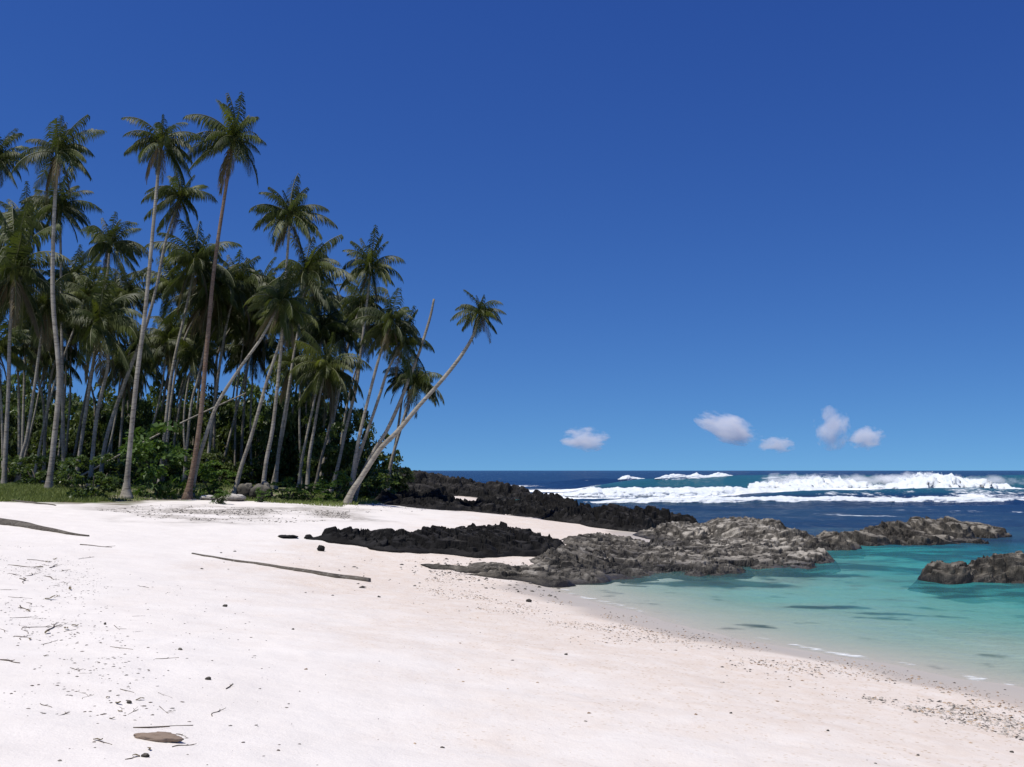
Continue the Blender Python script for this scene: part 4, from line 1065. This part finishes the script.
scatter_stones('gravel', 'strip of pale and dark coral gravel at the lower right edge of the wet sand', lambda: pix_region(1500, [(860, 697), (920, 697), (980, 708), (1060, 735), (1060, 752), (990, 732), (920, 714), (870, 705)], lambda x, y: 0.15 + 0.85 * sstep(.4, .62, fbm(x * 1.6, y * 1.6, 3, 631))), 0.006, 0.026, [mst[0], mst[1], mst[2], mst[2], peb[3], peb[2]], 2.4)
def near_rocks():
    return np.concatenate([pix_region(420, [(400, 556), (560, 566), (560, 600), (480, 588), (400, 570)]), pix_region(60, [(200, 545), (420, 560), (420, 600), (200, 590)])])
scatter_stones('gravel', 'dark gravel scattered over the sand in front of the black ledge', near_rocks, 0.012, 0.075, mst[:2], 3.0)
def fine_litter():
    return np.concatenate([pix_region(2200, [(0, 545), (90, 550), (130, 640), (215, 767), (40, 767), (0, 700)], lambda x, y: sstep(0.42, 0.62, fbm(x * 0.9, y * 0.9, 3, 621))),
                           pix_region(500, [(60, 560), (250, 600), (330, 767), (60, 767)])])
scatter_stones('plant_litter', 'dry leaf crumbs and bits of bark scattered on the left sand', fine_litter, 0.003, 0.022, [mat_twig, mst[1]], 2.8, 0.3)

# ------------------------------------------------------------------ driftwood and twigs
def log(name, label, cat, p0, p1, rad0, rad1, mat, bend=0.02, seed=1, flat=0.7, group=None, lift=0.5):
    a, b = hit(*p0), hit(*p1); r = random.Random(seed)
    n = 16; pts = []
    side = Vector((-(b - a).y, (b - a).x, 0)).normalized(); Ln = (b - a).length
    for i in range(n):
        t = i / (n - 1); q = a.lerp(b, t) + side * (math.sin(t * math.pi) * bend + math.sin(t * 9 + seed) * 0.006) * Ln
        rr = rad0 + (rad1 - rad0) * t
        q.z = gz(q.x, q.y) + rr * flat * lift
        pts.append(q)
    root = pts[0].copy()
    v, q, t = tube([x - root for x in pts], [rad0 + (rad1 - rad0) * i / (n - 1) for i in range(n)], 9, True, 0.12, seed)
    v[:, 2] = (v[:, 2] - 0) * 1.0
    o = new_obj(name, mesh_np(name, v, [q, t], mat, True)); o.location = root
    return tag(o, label, cat, group)
log('driftwood_log', 'long weathered grey driftwood pole lying alone across the middle sand', 'driftwood', (192, 554), (370, 582), 0.022, 0.062, mat_wood, -0.015, 3)
log('driftwood_log', 'thick dark driftwood trunk cut by the left picture edge', 'driftwood', (-30, 519), (88, 536.5), 0.17, 0.03, mat_wood, 0.0, 4)
log('driftwood_log', 'dark stick lying along the border of grass and sand at far left', 'driftwood', (12, 501), (55, 506), 0.05, 0.03, mat_wood, 0.01, 5)
boulder(158, 741, 0.33, 0.05, M('pale_driftwood').base((0.23, 0.175, 0.135), 0.85, spec=.2), 'short brown slab of driftwood in the debris at the bottom left', 'driftwood_slab', 'driftwood', 44, dm=0.10)
bpy.data.objects['driftwood_slab'].rotation_euler.z = -0.18
def twig_mesh(seed, L=1.0, bend=0.1):
    r = random.Random(seed); vs = []; qs = []; ts = []; o = 0
    main = spline([(-L / 2, 0, 0.012), (-L / 6, r.uniform(-bend, bend) * L, 0.02), (L / 6, r.uniform(-bend, bend) * L, 0.014), (L / 2, 0, 0.02)], 10)
    br = [main]
    for k in range(r.randint(1, 3)):
        i = r.randint(2, 7); a = r.uniform(.4, .9) * r.choice((-1, 1)); l = L * r.uniform(.12, .3)
        br.append([main[i], main[i] + Vector((math.cos(a), math.sin(a), 0.1)) * l * .5, main[i] + Vector((math.cos(a * .8), math.sin(a * .8), 0.12)) * l])
    for j, b in enumerate(br):
        v, q, t = tube(b, [(0.014 if j == 0 else 0.008) * (1 - .6 * i / len(b)) for i in range(len(b))], 5)
        vs.append(v); qs.append(q + o); ts.append(t + o); o += len(v)
    return mesh_np('twig', np.concatenate(vs), [np.concatenate(qs), np.concatenate(ts)], mat_twig)
TW = [twig_mesh(70 + k) for k in range(6)]
def twig(x0, y0, x1, y1, seed, label, group=None, thick=1.0):
    a, b = hit(x0, y0), hit(x1, y1)
    o = new_obj('twig', TW[seed % 6]); mid = (a + b) / 2
    L = max(0.05, (b - a).length)
    o.location = (mid.x, mid.y, gz(mid.x, mid.y) - 0.004)
    sl_ = math.atan2((b.z - a.z), max(0.05, (b - a).to_2d().length))
    o.rotation_euler = (0, -sl_, math.atan2(b.y - a.y, b.x - a.x)); o.scale = (L, L, min(max(L, .35), 0.8) * thick)
    return tag(o, label, 'twig', group)
twig(133, 729, 193, 727, 1, 'longest dark twig lying just above the brown driftwood slab')
twig(155, 659, 179, 658, 2, 'straight twig alone on clean sand right of the left debris')
twig(226, 690, 233, 685, 3, 'small curved twig farthest right on the clean sand', thick=1.4)
twig(0, 661, 20, 664, 4, 'dark stick cut by the left picture edge halfway down the sand', thick=1.6)
twig(8, 565, 38, 568, 5, 'long thin twig in the upper part of the left debris')
twig(172, 748, 194, 746, 6, 'twig lying just below the right end of the brown driftwood slab')
shared = 'thin dark twig among the debris on the left sand'
for k, (x0, y0, x1, y1) in enumerate([(27, 560, 52, 562), (0, 590, 18, 590), (8, 597, 32, 599), (10, 618, 38, 617), (14, 637, 30, 639), (22, 628, 52, 627), (42, 576, 60, 580), (110, 647, 133, 650), (139, 586, 149, 588), (58, 716, 70, 712), (176, 735, 186, 738), (80, 545, 112, 548), (44, 646, 52, 641), (120, 690, 134, 693), (40, 705, 52, 708), (20, 606, 30, 612), (64, 632, 76, 630), (70, 668, 80, 671), (212, 717, 220, 710), (98, 742, 112, 746), (125, 760, 140, 757)]):
    twig(x0, y0, x1, y1, k, shared, 'small twigs strewn on the left sand')
mat_darkstone = rock_mat('dark_stone', (0.03, 0.027, 0.023), (0.085, 0.075, 0.063), (0.18, 0.16, 0.135), -0.05)
cl_ = [(38, 598), (48, 565), (22, 634), (60, 628), (52, 578), (118, 622), (110, 700), (150, 712), (30, 580), (78, 668)]
for k in range(34):
    cx_, cy_ = cl_[k % len(cl_)]; x_ = max(3, cx_ + rnd.gauss(0, 14)); y_ = cy_ + rnd.gauss(0, 6); l_ = rnd.uniform(2, 8)
    dy_ = rnd.uniform(-4, 4); twig(x_ - l_, y_ - dy_, x_ + l_, y_ + dy_, k, shared, 'small twigs strewn on the left sand', 0.6)
def leaf_mesh(seed):
    r = random.Random(seed); n = 7; vs = []; fs = []
    for i in range(n):
        t = i / (n - 1); wd = 0.17 * math.sin(math.pi * min(0.97, t * 0.92 + 0.06)); z = 0.10 + 0.22 * math.sin(t * 3 + seed) ** 2 * t
        vs += [(t - .5, -wd, z + 0.10), (t - .5, 0, z), (t - .5, wd, z + 0.06 * r.uniform(.4, 1.6))]
    for i in range(n - 1):
        for k in range(2): fs.append((i * 3 + k, i * 3 + k + 1, i * 3 + k + 4, i * 3 + k + 3))
    return mesh_np('dry_leaf', np.array(vs), np.array(fs), mat_frond_dead)
LV = [leaf_mesh(k) for k in range(4)]
for k, (x_, y_) in enumerate([(48, 563), (40, 568), (55, 560), (66, 630), (47, 634), (75, 627), (50, 600), (28, 612), (58, 597), (46, 657), (118, 705), (108, 698), (140, 701), (98, 742), (112, 720), (136, 757), (149, 751), (120, 712), (70, 590), (30, 640)]):
    q = hit(x_, y_); o = new_obj('dry_leaf', LV[k % 4]); o.location = (q.x, q.y, q.z - 0.002); l_ = rnd.uniform(0.05, 0.10) * min(1.6, q.y / 9)
    o.scale = (l_, l_, l_); o.rotation_euler.z = rnd.uniform(0, 6.28)
    tag(o, 'small curled dry brown leaf among the twigs on the left sand', 'leaf', 'dry leaves on the left sand')
def stone(px, py, w_, h_, label, seed, mat=None): boulder(px, py, w_, h_, mat or mat_boulder, label, 'beach_stone', 'stone', seed, 'single stones on the sand', dm=w_ * 0.6)
stone(225, 607, 0.065, 0.04, 'pale brown stone alone on the sand below the long driftwood pole', 21)
stone(105, 625, 0.035, 0.03, 'tiny black stone on the left sand above the debris', 22, mat_darkstone)
stone(180, 650, 0.04, 0.025, 'small brown stone above the straight twig', 23)
stone(208, 680, 0.05, 0.03, 'dark oval stone on clean sand left of the small curved twig', 24, mat_darkstone)
stone(129, 704, 0.045, 0.026, 'dark oval stone in the debris above the driftwood slab', 25, mat_darkstone)
stone(145, 757, 0.05, 0.026, 'lumpy dark stone at the very bottom of the left debris', 26, mat_darkstone)
stone(293, 630, 0.03, 0.02, 'small brown stone alone on the middle sand', 27)
stone(529, 602, 0.12, 0.07, 'dark stone on the sand just below the thin rock slabs', 28, mat_darkstone)
stone(566, 655, 0.04, 0.022, 'dark stone at the upper edge of the shell strewn sand', 29, mat_darkstone)
stone(731, 714, 0.028, 0.014, 'dark stone on the clean sand below the shell strewn strip', 30, mat_darkstone)
stone(828, 732, 0.026, 0.014, 'brown stone on the lower right sand above the bottom edge', 31)
stone(918, 756, 0.03, 0.014, 'grey stone at the bottom right near the picture edge', 32)
stone(1012, 753, 0.032, 0.016, 'stone in the bottom right corner of the sand', 33)
